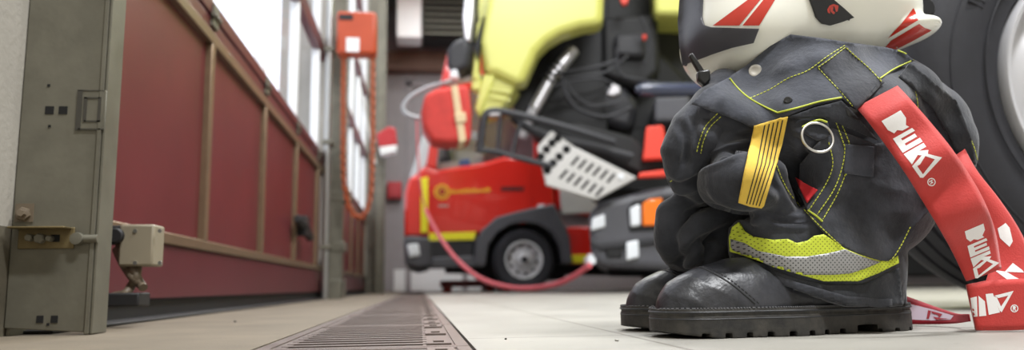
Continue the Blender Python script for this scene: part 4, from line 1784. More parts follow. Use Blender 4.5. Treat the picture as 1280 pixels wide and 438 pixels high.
def copy_tree(o, parent=None):
    c = o.copy()
    COL.objects.link(c)
    c.parent = parent
    for ch in list(o.children):
        copy_tree(ch, c)
    return c


boot2 = copy_tree(boot)
boot2.location = boot.location + d2
boot2['label'] = 'black leather fire boot standing behind the nearer boot, only its toe showing'

# ============================================================ TROUSERS


def Dl(px):
    return 0.945 + 0.117 * (px - 823) / 299.0


def P(px, py, d=0.0):
    return at(px, py, Dl(px) + d)


MM = 1.0 / 960.0      # metres per pixel at one metre
HF = (-bu, Vector((0, 0, 1)), bv)


def E(g, px, py, rx, ry, rz, d=0.0, rot=0.0):
    k = MM * Dl(px)
    return ell(g, P(px, py, d), (rx * k, ry * k, rz), rot, HF)


def C(g, pts, rads):
    return chain(g, [P(*p) for p in pts], [r * MM * Dl(p[0]) for r, p in zip(rads, pts)])


tr_lab = 'dark charcoal firefighter trousers bunched down over the boots, helmet resting on top'
TR = thing('firefighter_trousers', tr_lab, 'trousers', bl(0.10, 0.03, 0))

lo = at(858, 400, 0.80)
hi = at(1240, 400, 1.22)
g = Grid((at(850, 300, 0.86).x, 0.80, 0.02), (at(1245, 300, 1.2).x, 1.25, 0.42), 0.0024)
f = E(g, 1068, 226, 104, 92, 0.085, -0.005, -8)
f = smin(f, E(g, 1085, 268, 76, 56, 0.080, -0.004, 8), 0.02)
f = smin(f, E(g, 1020, 150, 128, 62, 0.105, 0.01, 15), 0.03)
f = smin(f, E(g, 1000, 95, 70, 40, 0.080, 0.02, 20), 0.03)
f = smin(f, E(g, 1105, 125, 70, 50, 0.085, 0.03, -35), 0.03)
f = smin(f, E(g, 1148, 176, 52, 84, 0.085, 0.05, 14), 0.03)
# lower leg round the boot shaft
k_ = MM * 1.02
low = E(g, 1022, 318, 109, 62, 0.074, 0.0, -10)
c_ = P(1022, 330, 0.004)
X_, Y_, Z_ = g.p[0] - c_.x, g.p[1] - c_.y, g.p[2] - c_.z
cu = X_ * bu.x + Y_ * bu.y
cw = X_ * bv.x + Y_ * bv.y
tz = np.clip(-Z_ / 0.06, -0.5, 1.2)
cyl = ((np.abs(cu / (0.1085 - 0.002 * tz)) ** 3.2 + np.abs(cw / (0.074 - 0.002 * tz)) ** 3.2) ** (1 / 3.2) - 1) * 0.074
cyl = np.maximum(cyl, Z_ - 0.05)
low = smin(low, cyl, 0.02)
f = smin(f, low, 0.006)
# left knee roll and lumps
roll = E(g, 914, 226, 37, 36, 0.055, -0.02, 10)
roll = smin(roll, E(g, 930, 246, 36, 20, 0.05, -0.022, -20), 0.008)
f = smin(f, roll, 0.006)
f = smin(f, C(g, [(880, 150, 0.03), (900, 140, 0.0), (950, 165, -0.03), (1000, 170, -0.04)], [26, 24, 22, 20]), 0.010)
f = smin(f, C(g, [(884, 180, 0.02), (915, 185, -0.01), (955, 200, -0.03)], [22, 20, 16]), 0.008)
f = smin(f, C(g, [(950, 272, -0.035), (985, 280, -0.05), (1010, 276, -0.055)], [12, 14, 9]), 0.005)
f = smin(f, C(g, [(965, 215, -0.055), (975, 250, -0.05), (990, 285, -0.045)], [16, 18, 12]), 0.008)
f = smin(f, C(g, [(1000, 165, -0.075), (1030, 190, -0.078), (1035, 235, -0.075), (1012, 270, -0.066)], [14, 16, 14, 10]), 0.012)
f = smin(f, C(g, [(1120, 330, 0.0), (1090, 344, -0.03), (1040, 350, -0.05)], [12, 10, 8]), 0.008)
# hem: cut by a slanting plane, open below
q = P(1020, 373, -0.072)
nrm = (Vector((0, 0, 1)) + (-bu) * 0.30).normalized()
pl = -((g.p[0] - q.x) * nrm.x + (g.p[1] - q.y) * nrm.y + (g.p[2] - q.z) * nrm.z)
low_only = np.maximum(pl, 0)
f = np.maximum(f, pl * 0.9)
f = np.maximum(f, P(1060, 384, -0.07).z - g.p[2])
# hollow inside where the boot stands
core = chain(g, [bl(0.075, 0, -0.02), bl(0.085, 0, 0.25)], [0.066, 0.066])
core = smin(core, chain(g, [bl(0.10, 0, 0.04), bl(0.20, 0, 0.03)], [0.056, 0.056]), 0.02)
f = np.maximum(f, -core)
me = g.mesh(f.astype(np.float32), 'trouser_leg')
wrinkle(me, 0.0028, 9, (0.7, 0.7, 2.2), 2.0, False)
wrinkle(me, 0.0012, 26, (1.8, 1.8, 0.6), 9.0, False)
creases(me, [
    ([(866, 214), (880, 204), (901, 196), (924, 187), (950, 184)], 4.0, 0.0060),
    ([(876, 236), (889, 256), (910, 266), (935, 270), (952, 266)], 4.5, 0.0055),
    ([(893, 141), (876, 165), (868, 185), (868, 205)], 4.0, 0.0045),
    ([(900, 178), (925, 172), (945, 166)], 4.0, 0.0035),
    ([(969, 205), (982, 228), (992, 246), (1002, 262)], 4.5, 0.0055),
    ([(956, 268), (976, 276), (998, 278), (1015, 276)], 3.5, 0.005),
    ([(985, 168), (1000, 178), (1006, 192), (1020, 200)], 4.0, 0.004),
    ([(995, 205), (1004, 222), (1012, 240)], 5.0, 0.003),
    ([(1060, 178), (1075, 190), (1098, 196), (1112, 204)], 6.0, 0.003),
    ([(1062, 230), (1090, 246), (1120, 252), (1146, 250)], 7.0, 0.0026),
    ([(1075, 262), (1096, 280), (1112, 296)], 6.0, 0.0026),
    ([(1040, 288), (1060, 280), (1078, 284)], 5.0, 0.002),
    ([(1148, 110), (1160, 135), (1166, 165), (1160, 195)], 5.0, 0.004),
    ([(1172, 128), (1188, 150), (1196, 180)], 5.0, 0.0035),
    ([(918, 345), (950, 352), (1000, 366), (1050, 374)], 4.0, 0.002),
    ([(1128, 345), (1100, 356), (1060, 362), (1010, 356)], 5.0, 0.003),
    ([(880, 150), (890, 128), (900, 112)], 4.0, 0.004),
])
leg = link_mesh('trouser_leg', me, M_cloth, TR, ang=180)

g = Grid((at(800, 300, 1.0).x, 0.86, 0.04), (at(985, 300, 1.3).x, 1.32, 0.42), 0.0028)
fd = 0.125
f2 = E(g, 872, 300, 50, 54, 0.075, fd + 0.02)
f2 = smin(f2, C(g, [(905, 236, fd - 0.03), (868, 246, fd - 0.035), (838, 268, fd - 0.03), (836, 305, fd - 0.02), (850, 332, fd)], [17, 19, 21, 21, 16]), 0.006)
f2 = smin(f2, C(g, [(912, 268, fd - 0.055), (882, 276, fd - 0.06), (862, 298, fd - 0.055), (868, 330, fd - 0.04)], [14, 16, 17, 14]), 0.005)
f2 = smin(f2, C(g, [(920, 300, fd - 0.055), (895, 312, fd - 0.055), (885, 335, fd - 0.05)], [13, 15, 13]), 0.005)
f2 = smin(f2, E(g, 908, 345, 46, 42, 0.06, fd, 0), 0.02)
f2 = smin(f2, C(g, [(892, 128, 0.03), (862, 160, 0.035), (846, 192, 0.04), (852, 222, 0.05), (875, 238, 0.06)], [22, 25, 22, 20, 16]), 0.008)
f2 = smin(f2, C(g, [(912, 150, 0.02), (884, 175, 0.01), (866, 210, 0.03)], [24, 22, 16]), 0.008)
f2 = smin(f2, E(g, 905, 170, 50, 60, 0.08, 0.09), 0.02)
f2 = smin(f2, C(g, [(905, 110, 0.06), (885, 128, 0.04)], [26, 18]), 0.012)
f2 = smin(f2, E(g, 925, 250, 50, 60, 0.05, 0.11), 0.02)
core = chain(g, [bl(0.075, 0, -0.02) + d2, bl(0.085, 0, 0.25) + d2], [0.063, 0.063])
core = smin(core, chain(g, [bl(0.10, 0, 0.04) + d2, bl(0.20, 0, 0.03) + d2], [0.054, 0.054]), 0.02)
f2 = np.maximum(f2, -core)
q = P(880, 348, fd)
pl = -((g.p[0] - q.x) * nrm.x + (g.p[1] - q.y) * nrm.y + (g.p[2] - q.z) * nrm.z)
f2 = np.maximum(f2, pl * 0.9)
me = g.mesh(f2.astype(np.float32), 'trouser_leg')
wrinkle(me, 0.0024, 11, (0.8, 0.8, 2.2), 5.0, False)
wrinkle(me, 0.0010, 28, (1.6, 1.6, 0.7), 1.0, False)
creases(me, [
    ([(828, 222), (846, 232), (868, 226), (880, 214)], 4.5, 0.006),
    ([(846, 150), (858, 172), (856, 200), (846, 216)], 5.0, 0.0045),
    ([(872, 135), (866, 160), (880, 190)], 5.0, 0.0035),
    ([(838, 336), (858, 318), (876, 300), (900, 292)], 4.5, 0.0045),
    ([(850, 270), (868, 262), (890, 262)], 4.0, 0.003),
    ([(856, 346), (880, 334), (906, 326)], 4.5, 0.004),
    ([(888, 342), (905, 334), (920, 330)], 4.0, 0.003),
])
leg2 = link_mesh('trouser_leg', me, M_cloth, TR, ang=180)

bt = bvh_of(leg, leg2)
# big waist flap
flap_px = [(864, 130), (880, 113), (911, 97), (935, 80), (962, 58), (988, 43), (1030, 48), (1061, 53), (1107, 59), (1130, 65), (1143, 76),
           (1121, 86), (1101, 98), (1088, 116), (1070, 136), (1054, 123), (1020, 131), (983, 145), (962, 155), (941, 160), (915, 148), (888, 138)]
flap = drape('waist_flap', flap_px, bt, M_clothl, TR, off=0.006, thick=0.0022, relax=30, wr=0.004)
bf = bvh_of(leg, leg2, flap)
tab = drape('end_panel', [(1022, 83), (1058, 57), (1106, 103), (1071, 137)], bf, M_cloth, flap, off=0.0016, thick=0.0014, relax=4)
bf = bvh_of(leg, leg2, flap, tab)
# hem cuff of the near leg and fold line
cuff = drape('cuff', [(914, 320), (945, 332), (1000, 350), (1035, 357), (1080, 356), (1124, 335), (1129, 382), (1100, 384), (1060, 378), (1015, 366), (960, 346), (930, 336), (910, 338)],
             bt, M_clothd, TR, off=0.004, thick=0.002, relax=14, wr=0.002)
hem = drape('hem', [(909, 331), (928, 332), (945, 337), (1000, 354), (1060, 371), (1100, 374), (1128, 374), (1128, 383), (1100, 384), (1060, 382), (1000, 364), (945, 346), (925, 340), (909, 339)],
            bt, M_cloth, TR, off=0.0055, thick=0.003, relax=10)
# knee panel hanging over the band
flap2 = drape('knee_panel', [(1000, 205), (1040, 160), (1095, 180), (1120, 175), (1150, 215), (1163, 262), (1140, 290), (1122, 320), (1112, 327), (1100, 326), (1080, 320), (1056, 311), (1036, 296), (1014, 272), (998, 240)],
              bt, M_cloth, TR, off=0.007, thick=0.003, relax=24, wr=0.0025)
bt2 = bvh_of(leg, leg2, cuff, flap2)
# reflective band
band_px = [(923, 278), (930, 289), (941, 296), (966, 300), (985, 299), (996, 304), (1010, 301), (1018, 295), (1030, 293), (1056, 311), (1080, 321), (1101, 327), (1112, 326),
           (1122, 317), (1124, 329), (1098, 342), (1073, 352), (1030, 352), (1001, 344), (966, 334), (947, 326), (920, 317), (912, 315), (911, 297), (915, 284)]
bleg = bvh_of(leg)
band = drape('reflective_band', band_px, bleg, M_hv, TR, off=0.0052, thick=0.002, relax=10, wr=0.0016)
bb_ = bvh_of(leg, band)
drape('silver_strip', [(913, 299), (930, 304), (947, 314), (982, 321), (1010, 321), (1035, 317), (1057, 312), (1080, 322), (1101, 328), (1082, 336), (1064, 342), (1042, 344), (1001, 344), (966, 334), (947, 326), (920, 318), (913, 309)],
      bb_, M_silv, band, off=0.0018, thick=0.0012)
bt2 = bvh_of(leg, leg2, cuff, flap2, band, flap, tab)

# side pocket flap with a patch
drape('pocket_flap', [(1058, 180), (1093, 184), (1092, 222), (1055, 217)], bt2, M_clothl, TR, off=0.003, thick=0.002, relax=4)
# folded fabric under the waist flap, right of the ring
drape('fold_strip', [(983, 147), (1020, 134), (1052, 126), (1066, 140), (1098, 176), (1060, 160), (1030, 147), (1000, 148)], bt2, M_clothd, TR, off=0.006, thick=0.002, relax=10)
bt3 = bvh_of(leg, leg2, cuff, flap2, band, flap, tab)

# yellow pull loop with black stripes
lp = drape('pull_loop', [(943, 158), (960, 152), (985, 146), (978, 180), (968, 215), (955, 258), (952, 261), (938, 259), (923, 254), (930, 215), (938, 180)],
           bt3, M_loop, TR, off=0.011, thick=0.002, relax=40, step=3)
bl_ = bvh_of(lp)
for k in range(5):
    u = 0.30 + k * 0.135
    w_ = 0.040
    L1, L2 = Vector((943, 160)), Vector((984, 149))
    M1, M2 = Vector((935, 205)), Vector((972, 205))
    B1, B2 = Vector((924, 253)), Vector((953, 259))
    poly = [L1.lerp(L2, u), M1.lerp(M2, u), B1.lerp(B2, u), B1.lerp(B2, u + w_), M1.lerp(M2, u + w_), L1.lerp(L2, u + w_)]
    drape('black_stripe', [(p.x, p.y) for p in poly], bl_, M_loopk, lp, off=0.0005, thick=0.0004, step=3)

# D-ring and its tab
rt = drape('ring_tab', [(1002, 158), (1024, 149), (1035, 153), (1038, 168), (1022, 176), (1006, 166)], bt3, M_cloth, TR, off=0.006, thick=0.003, relax=6)
t_, d_, n_ = hit(bvh_of(leg, leg2, flap2, rt, flap), 1022, 172)
c = CAM + d_ * (t_ - 0.008)
a1_ = (E1 + E3 * 0.1).normalized()
a2_ = (E2 + E3 * 0.25).normalized()
bm = bmesh.new()
rr_ = 18.5 * MM * t_
tube(bm, [c + a1_ * (math.cos(q * math.pi / 24) * rr_) + a2_ * (math.sin(q * math.pi / 24) * rr_) for q in range(48)], 0.0017, 10, closed=True)
from_bm('steel_ring', bm, M_chrome, TR)
# snap buttons
for (x, y, rad, m_) in ((944, 89, 8.2, M_chrome), (985, 126, 5.0, M_buckle)):
    t_, d_, n_ = hit(bf, x, y)
    c = CAM + d_ * t_
    n_ = n_ if n_.dot(d_) < 0 else -n_
    n_ = (n_ - d_ * 0.8).normalized()
    rad = rad * MM * t_
    bm = bmesh.new()
    lathe(bm, [(rad, -0.002), (rad, 0.0012), (rad * 0.86, 0.0026), (rad * 0.6, 0.0028), (rad * 0.5, 0.0022), (0, 0.0022)], c, n_, 28)
    o = from_bm('snap_button', bm, m_, flap)
    if m_ is M_chrome:
        o['label'] = 'bright steel snap button'
# red label
drape('red_label', [(994, 222), (1003, 228), (1021, 237), (1013, 246), (1008, 253), (1001, 239)], bt3, M_redlab, TR, off=0.008, thick=0.002, relax=3, step=3)

# stitching
A_ = dict(dash=3.2, gap=1.6, w=0.00062)
for pth in ([(937, 123), (962, 112), (985, 98), (1010, 88), (1035, 70), (1056, 57)],
            [(1023, 84), (1036, 75), (1057, 59)], [(1058, 60), (1070, 71), (1086, 85), (1102, 102)], [(1023, 85), (1035, 98), (1050, 114), (1066, 133)]):
    bm = bmesh.new()
    stitches(bm, pth, bf, **A_)
    from_bm('stitching', bm, M_thread, TR)
bs = bvh_of(leg, leg2, flap2, cuff, band)
for pth in ([(1051, 153), (1059, 172), (1062, 185), (1058, 213), (1047, 242), (1029, 274)], [(1045, 153), (1053, 175), (1056, 188), (1052, 212), (1042, 238), (1022, 268)],
            [(1036, 178), (1041, 205), (1033, 229), (1012, 262)],
            [(971, 207), (978, 225), (988, 243), (1000, 258)],
            [(1005, 262), (1026, 284), (1056, 311), (1080, 321), (1103, 327), (1114, 325), (1126, 308), (1138, 284)],
            [(897, 142), (882, 158), (874, 178), (871, 190)], [(901, 146), (887, 160), (879, 178), (876, 192)],
            [(1150, 112), (1178, 130), (1196, 158), (1207, 178)], [(1152, 98), (1180, 118), (1200, 148), (1216, 180), (1222, 200)],
            [(1124, 95), (1140, 103), (1147, 128), (1146, 146)], [(826, 225), (832, 230), (840, 226)]):
    bm = bmesh.new()
    stitches(bm, pth, bs, **A_)
    from_bm('stitching', bm, M_thread, TR)
for pth in ([(912, 98), (924, 112), (937, 123), (955, 133), (972, 141)], [(972, 141), (1000, 134), (1025, 127), (1052, 122)]):
    bm = bmesh.new()
    stitches(bm, pth, bf, w=0.0011, solid=True, off=0.0014)
    from_bm('piping', bm, M_piping, TR)
for pth in ([(1100, 98), (1118, 86), (1142, 75)], [(1122, 63), (1132, 67), (1141, 74)]):
    bm = bmesh.new()
    stitches(bm, pth, bf, w=0.0009, solid=True, off=0.0012)
    from_bm('piping', bm, M_piping, TR)
for pth in ([(1003, 159), (1012, 154), (1024, 150), (1034, 153)], [(1010, 263), (1020, 270), (1028, 277)], [(1192, 198), (1200, 205), (1208, 206)], [(1061, 180), (1061, 187)], [(1059, 212), (1057, 219)], [(1150, 99), (1156, 105)]):
    bm = bmesh.new()
    stitches(bm, pth, bvh_of(leg, leg2, flap2, rt), w=0.0012, solid=True, off=0.0014)
    from_bm('piping', bm, M_piping, TR)

# side of the waistband, right of the strap
drape('waistband_side', [(1138, 78), (1162, 98), (1196, 126), (1214, 172), (1220, 206), (1202, 208), (1190, 176), (1168, 138), (1140, 108), (1124, 96)], bvh_of(leg, leg2, flap), M_clothd, TR, off=0.005, thick=0.0025, relax=14)

# ------------------------------------------------------------ red suspenders
# dark end loop with the plastic slider
sl = drape('slider', [(1057, 137), (1063, 134), (1076, 140), (1080, 148), (1072, 151), (1060, 145)], bt3, M_buckle, TR, off=0.007, thick=0.004, relax=4, bevel=0.0008)
t_, d_, n_ = hit(bf, 1090, 115)
Lp = [(1070, 134), (1086, 153), (1109, 184), (1130, 214), (1150, 246), (1172, 282), (1192, 318), (1208, 352)]
Rp = [(1122, 107), (1138, 124), (1165, 155), (1190, 186), (1213, 220), (1232, 255), (1245, 292), (1252, 336)]
Dn = [0.925, 0.902, 0.903, 0.893, 0.91, 0.912, 0.945, 0.955]
s1 = ribbon('suspender', Lp, Rp, Dn, M_strap, TR, bow=0.004, n=10, k=8, label='red webbing suspender with white block lettering')
# second strap behind it
Lp2 = [(1190, 196), (1200, 215), (1222, 250), (1238, 290), (1238, 330), (1226, 372)]
Rp2 = [(1206, 186), (1222, 214), (1250, 250), (1276, 290), (1292, 330), (1300, 372)]
D2 = [1.04, 1.02, 1.01, 1.005, 1.00, 0.985]
s2 = ribbon('suspender', Lp2, Rp2, D2, M_strap, TR, bow=0.004, n=10, k=8, label='rear red suspender strap with white print')
# folded turn of the strap standing on the floor
Lp3 = [(1252, 348), (1228, 352), (1210, 356), (1207, 357), (1213, 355), (1250, 350), (1300, 348), (1350, 346)]
B3 = [(1258, 408), (1236, 409), (1222, 412), (1219, 413), (1226, 413.5), (1258, 413.5), (1300, 412), (1350, 410)]
D3 = [1.00, 0.995, 0.985, 0.965, 0.955, 0.955, 0.958, 0.965]
s3 = ribbon('suspender', Lp3, B3, D3, M_strap, TR, n=10, k=8, label='red strap end folded upright on the floor')
# strap running back along the floor, its pale printed back showing
Lp4 = [(1210, 393), (1195, 392), (1170, 384), (1140, 373), (1120, 366)]
B4 = [(1212, 402), (1195, 404), (1170, 405), (1140, 405), (1118, 404)]
D4 = [1.00, 1.06, 1.10, 1.13, 1.14]
D4b = [0.995, 1.05, 1.085, 1.11, 1.12]
s4 = ribbon('suspender', Lp4, B4, D4, M_strapd, TR, n=10, k=6, DsR=D4b, label='dark red back of the strap with pale print, lying between boot and fold')

# the block lettering, in strap units: s along the strap, h across it
LOGO = [[(0, 1), (0, 27), (12, 27), (20, 22), (24, 24), (24, 15), (20, 10), (22, 5), (14, 1)],
        [(27, 0), (27, 26), (32, 27), (32, 8), (35, 8), (35, 25), (40, 25), (40, 8), (43, 8), (43, 27), (49, 27), (49, 0)],
        [(51, 0), (51, 27), (57, 27), (57, 17), (62, 27), (68, 22), (61, 13), (68, 1)],
        [(70, 0), (88, 0), (86, 5), (73, 5), (73, 9), (64, 25), (62, 22)],
        [(88, 0), (90, 3), (80, 33), (76, 28)], [(64, 22), (66, 19), (81, 30), (79, 35)]]


def logo(bv_, strap, O, a, b, polys=LOGO, m_=None, reg=True, clip=None):
    O, a, b = Vector(O), Vector(a), Vector(b)
    for q in polys:
        pts = [O + a * s + b * h for s, h in q]
        drape('printed_mark', [(p.x, p.y) for p in pts], bv_, m_ or M_print, strap, off=0.0004, thick=0.0003, step=3)
    if reg:
        c_ = O + a * 100 + b * 8
        for r0, r1 in ((5.2, 4.0),):
            outp = [(c_.x + math.cos(k * math.pi / 12) * r0, c_.y + math.sin(k * math.pi / 12) * r0) for k in range(25)]
            inp = [(c_.x + math.cos(k * math.pi / 12) * r1, c_.y + math.sin(k * math.pi / 12) * r1) for k in range(25)]
            for k in range(0, 24, 4):
                drape('printed_mark', outp[k:k + 5] + list(reversed(inp[k:k + 5])), bv_, m_ or M_print, strap, off=0.0004, thick=0.0003, step=2.5)
        for q in ([(-2.2, -2.6), (-1.0, -2.6), (-1.0, 2.6), (-2.2, 2.6)], [(-1.0, 1.6), (1.6, 1.6), (2.0, 0.6), (1.6, -0.2), (-1.0, -0.2), (-1.0, 0.6), (0.8, 0.8), (0.8, 1.2)], [(0.0, -0.2), (1.2, -0.2), (2.4, -2.6), (1.2, -2.6)]):
            an, bn = a.normalized(), b.normalized()
            pts = [c_ + b.normalized() * h + a.normalized() * -0 + Vector((a.normalized().x, a.normalized().y)) * s for h, s in [(p[1], p[0]) for p in q]]
            drape('printed_mark', [(p.x, p.y) for p in pts], bv_, m_ or M_print, strap, off=0.0004, thick=0.0003, step=2.5)


b1 = bvh_of(s1)
logo(b1, s1, (1101, 152), (0.56, 0.80), (0.92, -0.52))
logo(b1, s1, (1205, 290), (0.16, 0.66), (0.90, -0.38), reg=False)
b3_ = bvh_of(s3)
for q in ([(1213, 373), (1221, 371), (1222, 396), (1216, 397)], [(1223, 370), (1231, 377), (1233, 395), (1224, 396)], [(1232, 368), (1241, 367), (1250, 391), (1236, 394)],
          [(1243, 370), (1267, 364), (1264, 369), (1248, 373)], [(1267, 364), (1252, 391), (1249, 387), (1261, 369)], [(1242, 371), (1246, 372), (1252, 385), (1250, 390)]):
    drape('printed_mark', q, b3_, M_print, s3, off=0.0004, thick=0.0003, step=3)
cx_, cy_ = 1268, 386
for k in range(6):
    a0_, a1_2 = k * math.pi / 3, (k + 1) * math.pi / 3
    drape('printed_mark', [(cx_ + math.cos(a) * r, cy_ + math.sin(a) * r) for r, a in ((5, a0_), (5, (a0_ + a1_2) / 2), (5, a1_2), (3.8, a1_2), (3.8, (a0_ + a1_2) / 2), (3.8, a0_))], b3_, M_print, s3, off=0.0004, thick=0.0003, step=2.5)
drape('printed_mark', [(1266, 389), (1266, 383), (1269, 383), (1270, 385), (1269, 386), (1270, 389), (1268.6, 389), (1268, 387), (1267, 387), (1267, 389)], b3_, M_print, s3, off=0.0004, thick=0.0003, step=2)
b2_ = bvh_of(s2)
drape('printed_mark', [(1247, 286), (1257, 279), (1262, 285), (1266, 302), (1262, 309), (1250, 298)], b2_, M_print, s2, off=0.0004, thick=0.0003, step=3)
drape('printed_mark', [(1243, 338), (1258, 340), (1268, 346), (1280, 352), (1285, 362), (1262, 352)], b2_, M_print, s2, off=0.0004, thick=0.0003, step=3)
drape('printed_mark', [(1256, 340), (1266, 329), (1278, 338), (1280, 341)], b2_, M_print, s2, off=0.0004, thick=0.0003, step=3)
b4_ = bvh_of(s4)
drape('printed_panel', [(1121, 375), (1140, 381), (1165, 387), (1192, 395), (1188, 400), (1165, 401), (1140, 400), (1121, 398)], b4_, M_printd, s4, off=0.0004, thick=0.0003, step=3)
b4_ = bvh_of(s4, s4.children[0]) if s4.children else b4_
for q in ([(1160, 388), (1164, 389), (1161, 399), (1158, 399)], [(1164, 389), (1178, 393), (1174, 398), (1172, 394), (1165, 392)], [(1166, 396), (1176, 398), (1188, 399), (1170, 400)]):
    drape('printed_mark', q, b4_, M_strapd, s4, off=0.0008, thick=0.0004, step=2.5)

# ============================================================ HELMET
HD = 1.10


def HP(px, py, d=0.0):
    return at(px, py, HD + d)


kk = MM * HD
g = Grid((at(835, 0, HD).x, 0.84, 0.26), (at(1190, 0, HD).x, 1.24, 0.52), 0.0026)


def HE(px, py, rx, ry, rz, d=0.0, rot=0.0):
    return ell(g, HP(px, py, d), (rx * kk, ry * kk, rz), rot)


out = HE(997, -8, 146, 118, 0.118, 0, 8)
out = smin(out, HE(940, 52, 92, 70, 0.112, 0, 8), 0.03)
tail = chain(g, [HP(1070, 20), HP(1120, 28), HP(1158, 40)], [52 * kk, 36 * kk, 8 * kk])
tail = np.maximum(tail, chain(g, [HP(1000, 20), HP(1180, 40)], [0.13, 0.10]))
out = smin(out, HE(1085, 22, 56, 44, 0.09, 0, -14), 0.03)
out = smin(out, HE(1126, 42, 44, 15, 0.06, -0.03, 8), 0.012)
inn = HE(997, -5, 135, 107, 0.107, 0, 8)
inn = smin(inn, HE(941, 53, 83, 66, 0.102, 0, 8), 0.03)
inn = smin(inn, HE(1078, 26, 44, 34, 0.076, 0, -14), 0.03)
# rim: slanting lower edge
a_, b_ = HP(852, 99, -0.09), HP(935, 75, -0.11)
tn = (b_ - a_).normalized()
n1 = (tn.cross(E3)).normalized()
n1 = n1 if n1.z > 0 else -n1
p1 = -((g.p[0] - a_.x) * n1.x + (g.p[1] - a_.y) * n1.y + (g.p[2] - a_.z) * n1.z)
a2, b2 = HP(1112, 69, -0.07), HP(1168, 44, -0.05)
tn = (b2 - a2).normalized()
n2 = (tn.cross(E3)).normalized()
n2 = n2 if n2.z > 0 else -n2
p2 = -((g.p[0] - a2.x) * n2.x + (g.p[1] - a2.y) * n2.y + (g.p[2] - a2.z) * n2.z)
low = HP(1000, 79, -0.11)
p3 = low.z - g.p[2]
cut = np.minimum(np.maximum(p1, -10), 1)
sx = (g.p[0] - HP(1020, 60).x)
cutL = np.where(sx < 0, np.maximum(p1, 0 * p1 - 1), p2)
cutL = np.maximum(np.where(sx < 0, p1, p2), np.minimum(p3, 1) * 0 - 1)
cutM = np.maximum(np.minimum(p1, 1), -1)
body_ = np.maximum(out, -inn)
pc = np.where(sx < 0, np.minimum(p1, p3), np.minimum(p2, p3 + 0.004))
body_ = np.maximum(body_, pc)
me = g.mesh(body_.astype(np.float32), 'shell')
HM = thing('fire_helmet', 'white fire helmet with red stickers and grey front trim, lying on the folded trousers', 'helmet', HP(1000, 70))
shell = link_mesh('shell', me, M_shell, HM, ang=50)
lin_ = np.maximum(np.maximum(inn + 0.003, -(inn + 0.009)), pc + 0.006)
me = g.mesh(lin_.astype(np.float32), 'liner')
link_mesh('liner', me, M_liner, HM, ang=60)
bh = bvh_of(shell)
drape('front_trim', [(848, -60), (849, 0), (847, 28), (849, 58), (853, 82), (870, 76), (888, 69), (915, 60), (942, 54), (949, 36), (915, 35), (889, 34), (879, 31), (876, 24), (877, 0), (880, -60)],
      bh, M_trimh, HM, off=0.006, thick=0.006, relax=6, bevel=0.002)
for q in ([(891, 32), (924, 32), (968, -22), (964, -22)], [(928, 32), (949, 32), (982, -22), (972, -22)]):
    drape('red_sticker', q, bh, M_stick, shell, off=0.0008, thick=0.0004, step=4)
for q in ([(1110, 48), (1128, 28), (1142, 10), (1147, 20), (1148, 25), (1130, 36)], [(1105, 61), (1114, 51), (1149, 30), (1156, 35), (1165, 38), (1140, 52), (1116, 64)]):
    drape('red_sticker', q, bh, M_stick, shell, off=0.0008, thick=0.0004, step=3)
em = drape('emblem_plate', [(1004, -30), (1013, 0), (1021, 22), (1028, 30), (1038, 32), (1052, 28), (1068, 22), (1056, 11), (1043, 0), (1022, -22)], bh, M_emb, HM, off=0.004, thick=0.004, relax=2, bevel=0.001)
be = bvh_of(em)
for q in ([(1034, 12), (1037, 7), (1042, 5), (1048, 7), (1048, 9), (1043, 8), (1038, 9), (1037, 13)], [(1038, 9), (1042, 9), (1041, 13), (1044, 16), (1042, 18), (1038, 14)],
          [(1043, 8), (1048, 9), (1047, 14), (1045, 15), (1044, 11)], [(1034, 12), (1037, 13), (1038, 17), (1035, 16)]):
    drape('emblem_mark', q, be, M_stick, em, off=0.0006, thick=0.0004, step=2)
bm = bmesh.new()
pt = [HP(x, y, -0.118) for x, y in ((862, 67), (872, 86), (880, 101))]
pr(bm, [HP(861, 69, -0.095), HP(866, 65, -0.095), HP(887, 97, -0.095), HP(880, 102, -0.095)], tuple(E3 * 0.008))
o = from_bm('chin_strap', bm, M_buckle, HM, bevel=0.002)
bm = bmesh.new()
pr(bm, [HP(872, 88, -0.098), HP(888, 86, -0.098), HP(889, 100, -0.098), HP(882, 108, -0.098), HP(873, 100, -0.098)], tuple(E3 * 0.014))
from_bm('buckle', bm, M_buckle, HM, bevel=0.003)
bm = bmesh.new()
lathe(bm, [(0, -0.012), (0.014, -0.012), (0.017, -0.008), (0.017, 0.02), (0, 0.02)], HP(1152, 12, 0.05), E3, 24)
from_bm('ratchet_knob', bm, M_liner, HM)
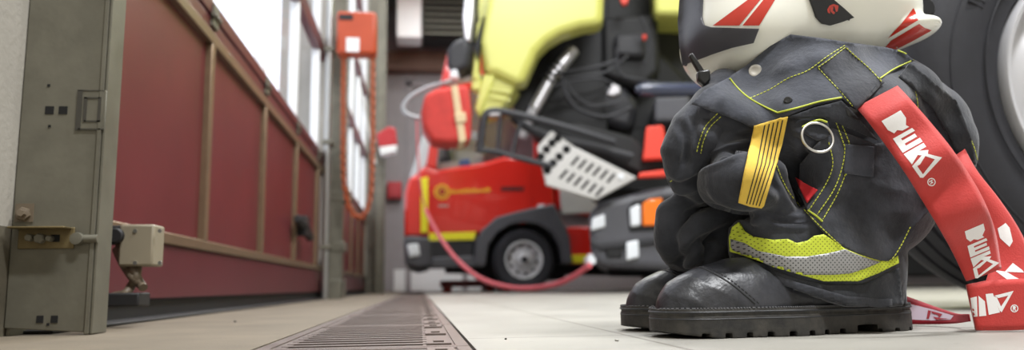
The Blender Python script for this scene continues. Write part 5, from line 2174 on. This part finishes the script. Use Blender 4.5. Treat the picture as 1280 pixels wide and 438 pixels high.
# ==================================================================== LIGHT
w = bpy.data.worlds.new('sky')
SC.world = w
w.use_nodes = True
bg = w.node_tree.nodes['Background']
bg.inputs['Color'].default_value = (*lin((236, 240, 248)), 1)
bg.inputs['Strength'].default_value = 2.6


def area(name, loc, rot, sx, sy, e, c=(1, 1, 1)):
    l = bpy.data.lights.new(name, 'AREA')
    l.shape = 'RECTANGLE'
    l.size, l.size_y = sx, sy
    l.energy = e
    l.color = c
    o = bpy.data.objects.new(name, l)
    COL.objects.link(o)
    o.location = loc
    o.rotation_euler = rot
    return o


M_tube = emit('added_lamp_diffuser', (255, 252, 244), 3.0)


def added_luminaire(x, y, e, z=CEIL, long_y=False, label=None):
    t = thing('added_ceiling_light', label, 'ceiling light', (x, y, z), 'added ceiling lights over the hall')
    sx, sy = (0.3, 1.5) if long_y else (1.5, 0.3)
    bm = bmesh.new()
    bx(bm, (x - sx / 2, y - sy / 2, z - 0.08), (x + sx / 2, y + sy / 2, z - 0.001))
    from_bm('housing', bm, M_white, t, bevel=0.01)
    bm = bmesh.new()
    bx(bm, (x - sx / 2 + 0.03, y - sy / 2 + 0.03, z - 0.09), (x + sx / 2 - 0.03, y + sy / 2 - 0.03, z - 0.08))
    from_bm('diffuser', bm, M_tube, t)
    area('lamp', (x, y, z - 0.1), (0, 0, 0), sx, sy, e, (0.97, 0.985, 1.0))


lx = [(1.3, -0.9, 330), (2.6, 0.6, 270), (2.2, 3.7, 130), (2.2, 7.4, 150), (0.1, 5.4, 120), (0.6, 8.8, 90), (5.5, 2.0, 100), (0.4, 11.0, 60)]  # unseen lamps added to brighten the gear, the trucks and the far end
for x, y, e in lx:
    added_luminaire(x, y, e, label='added white ceiling light out of view, brightening the hall')

SC.view_settings.view_transform = 'Standard'
SC.view_settings.look = 'None'
SC.view_settings.exposure = 0.0
SC.view_settings.gamma = 1.0
SC.view_settings.use_curve_mapping = False
SC.cycles.use_denoising = True
SC.cycles.max_bounces = 8
SC.cycles.transparent_max_bounces = 12
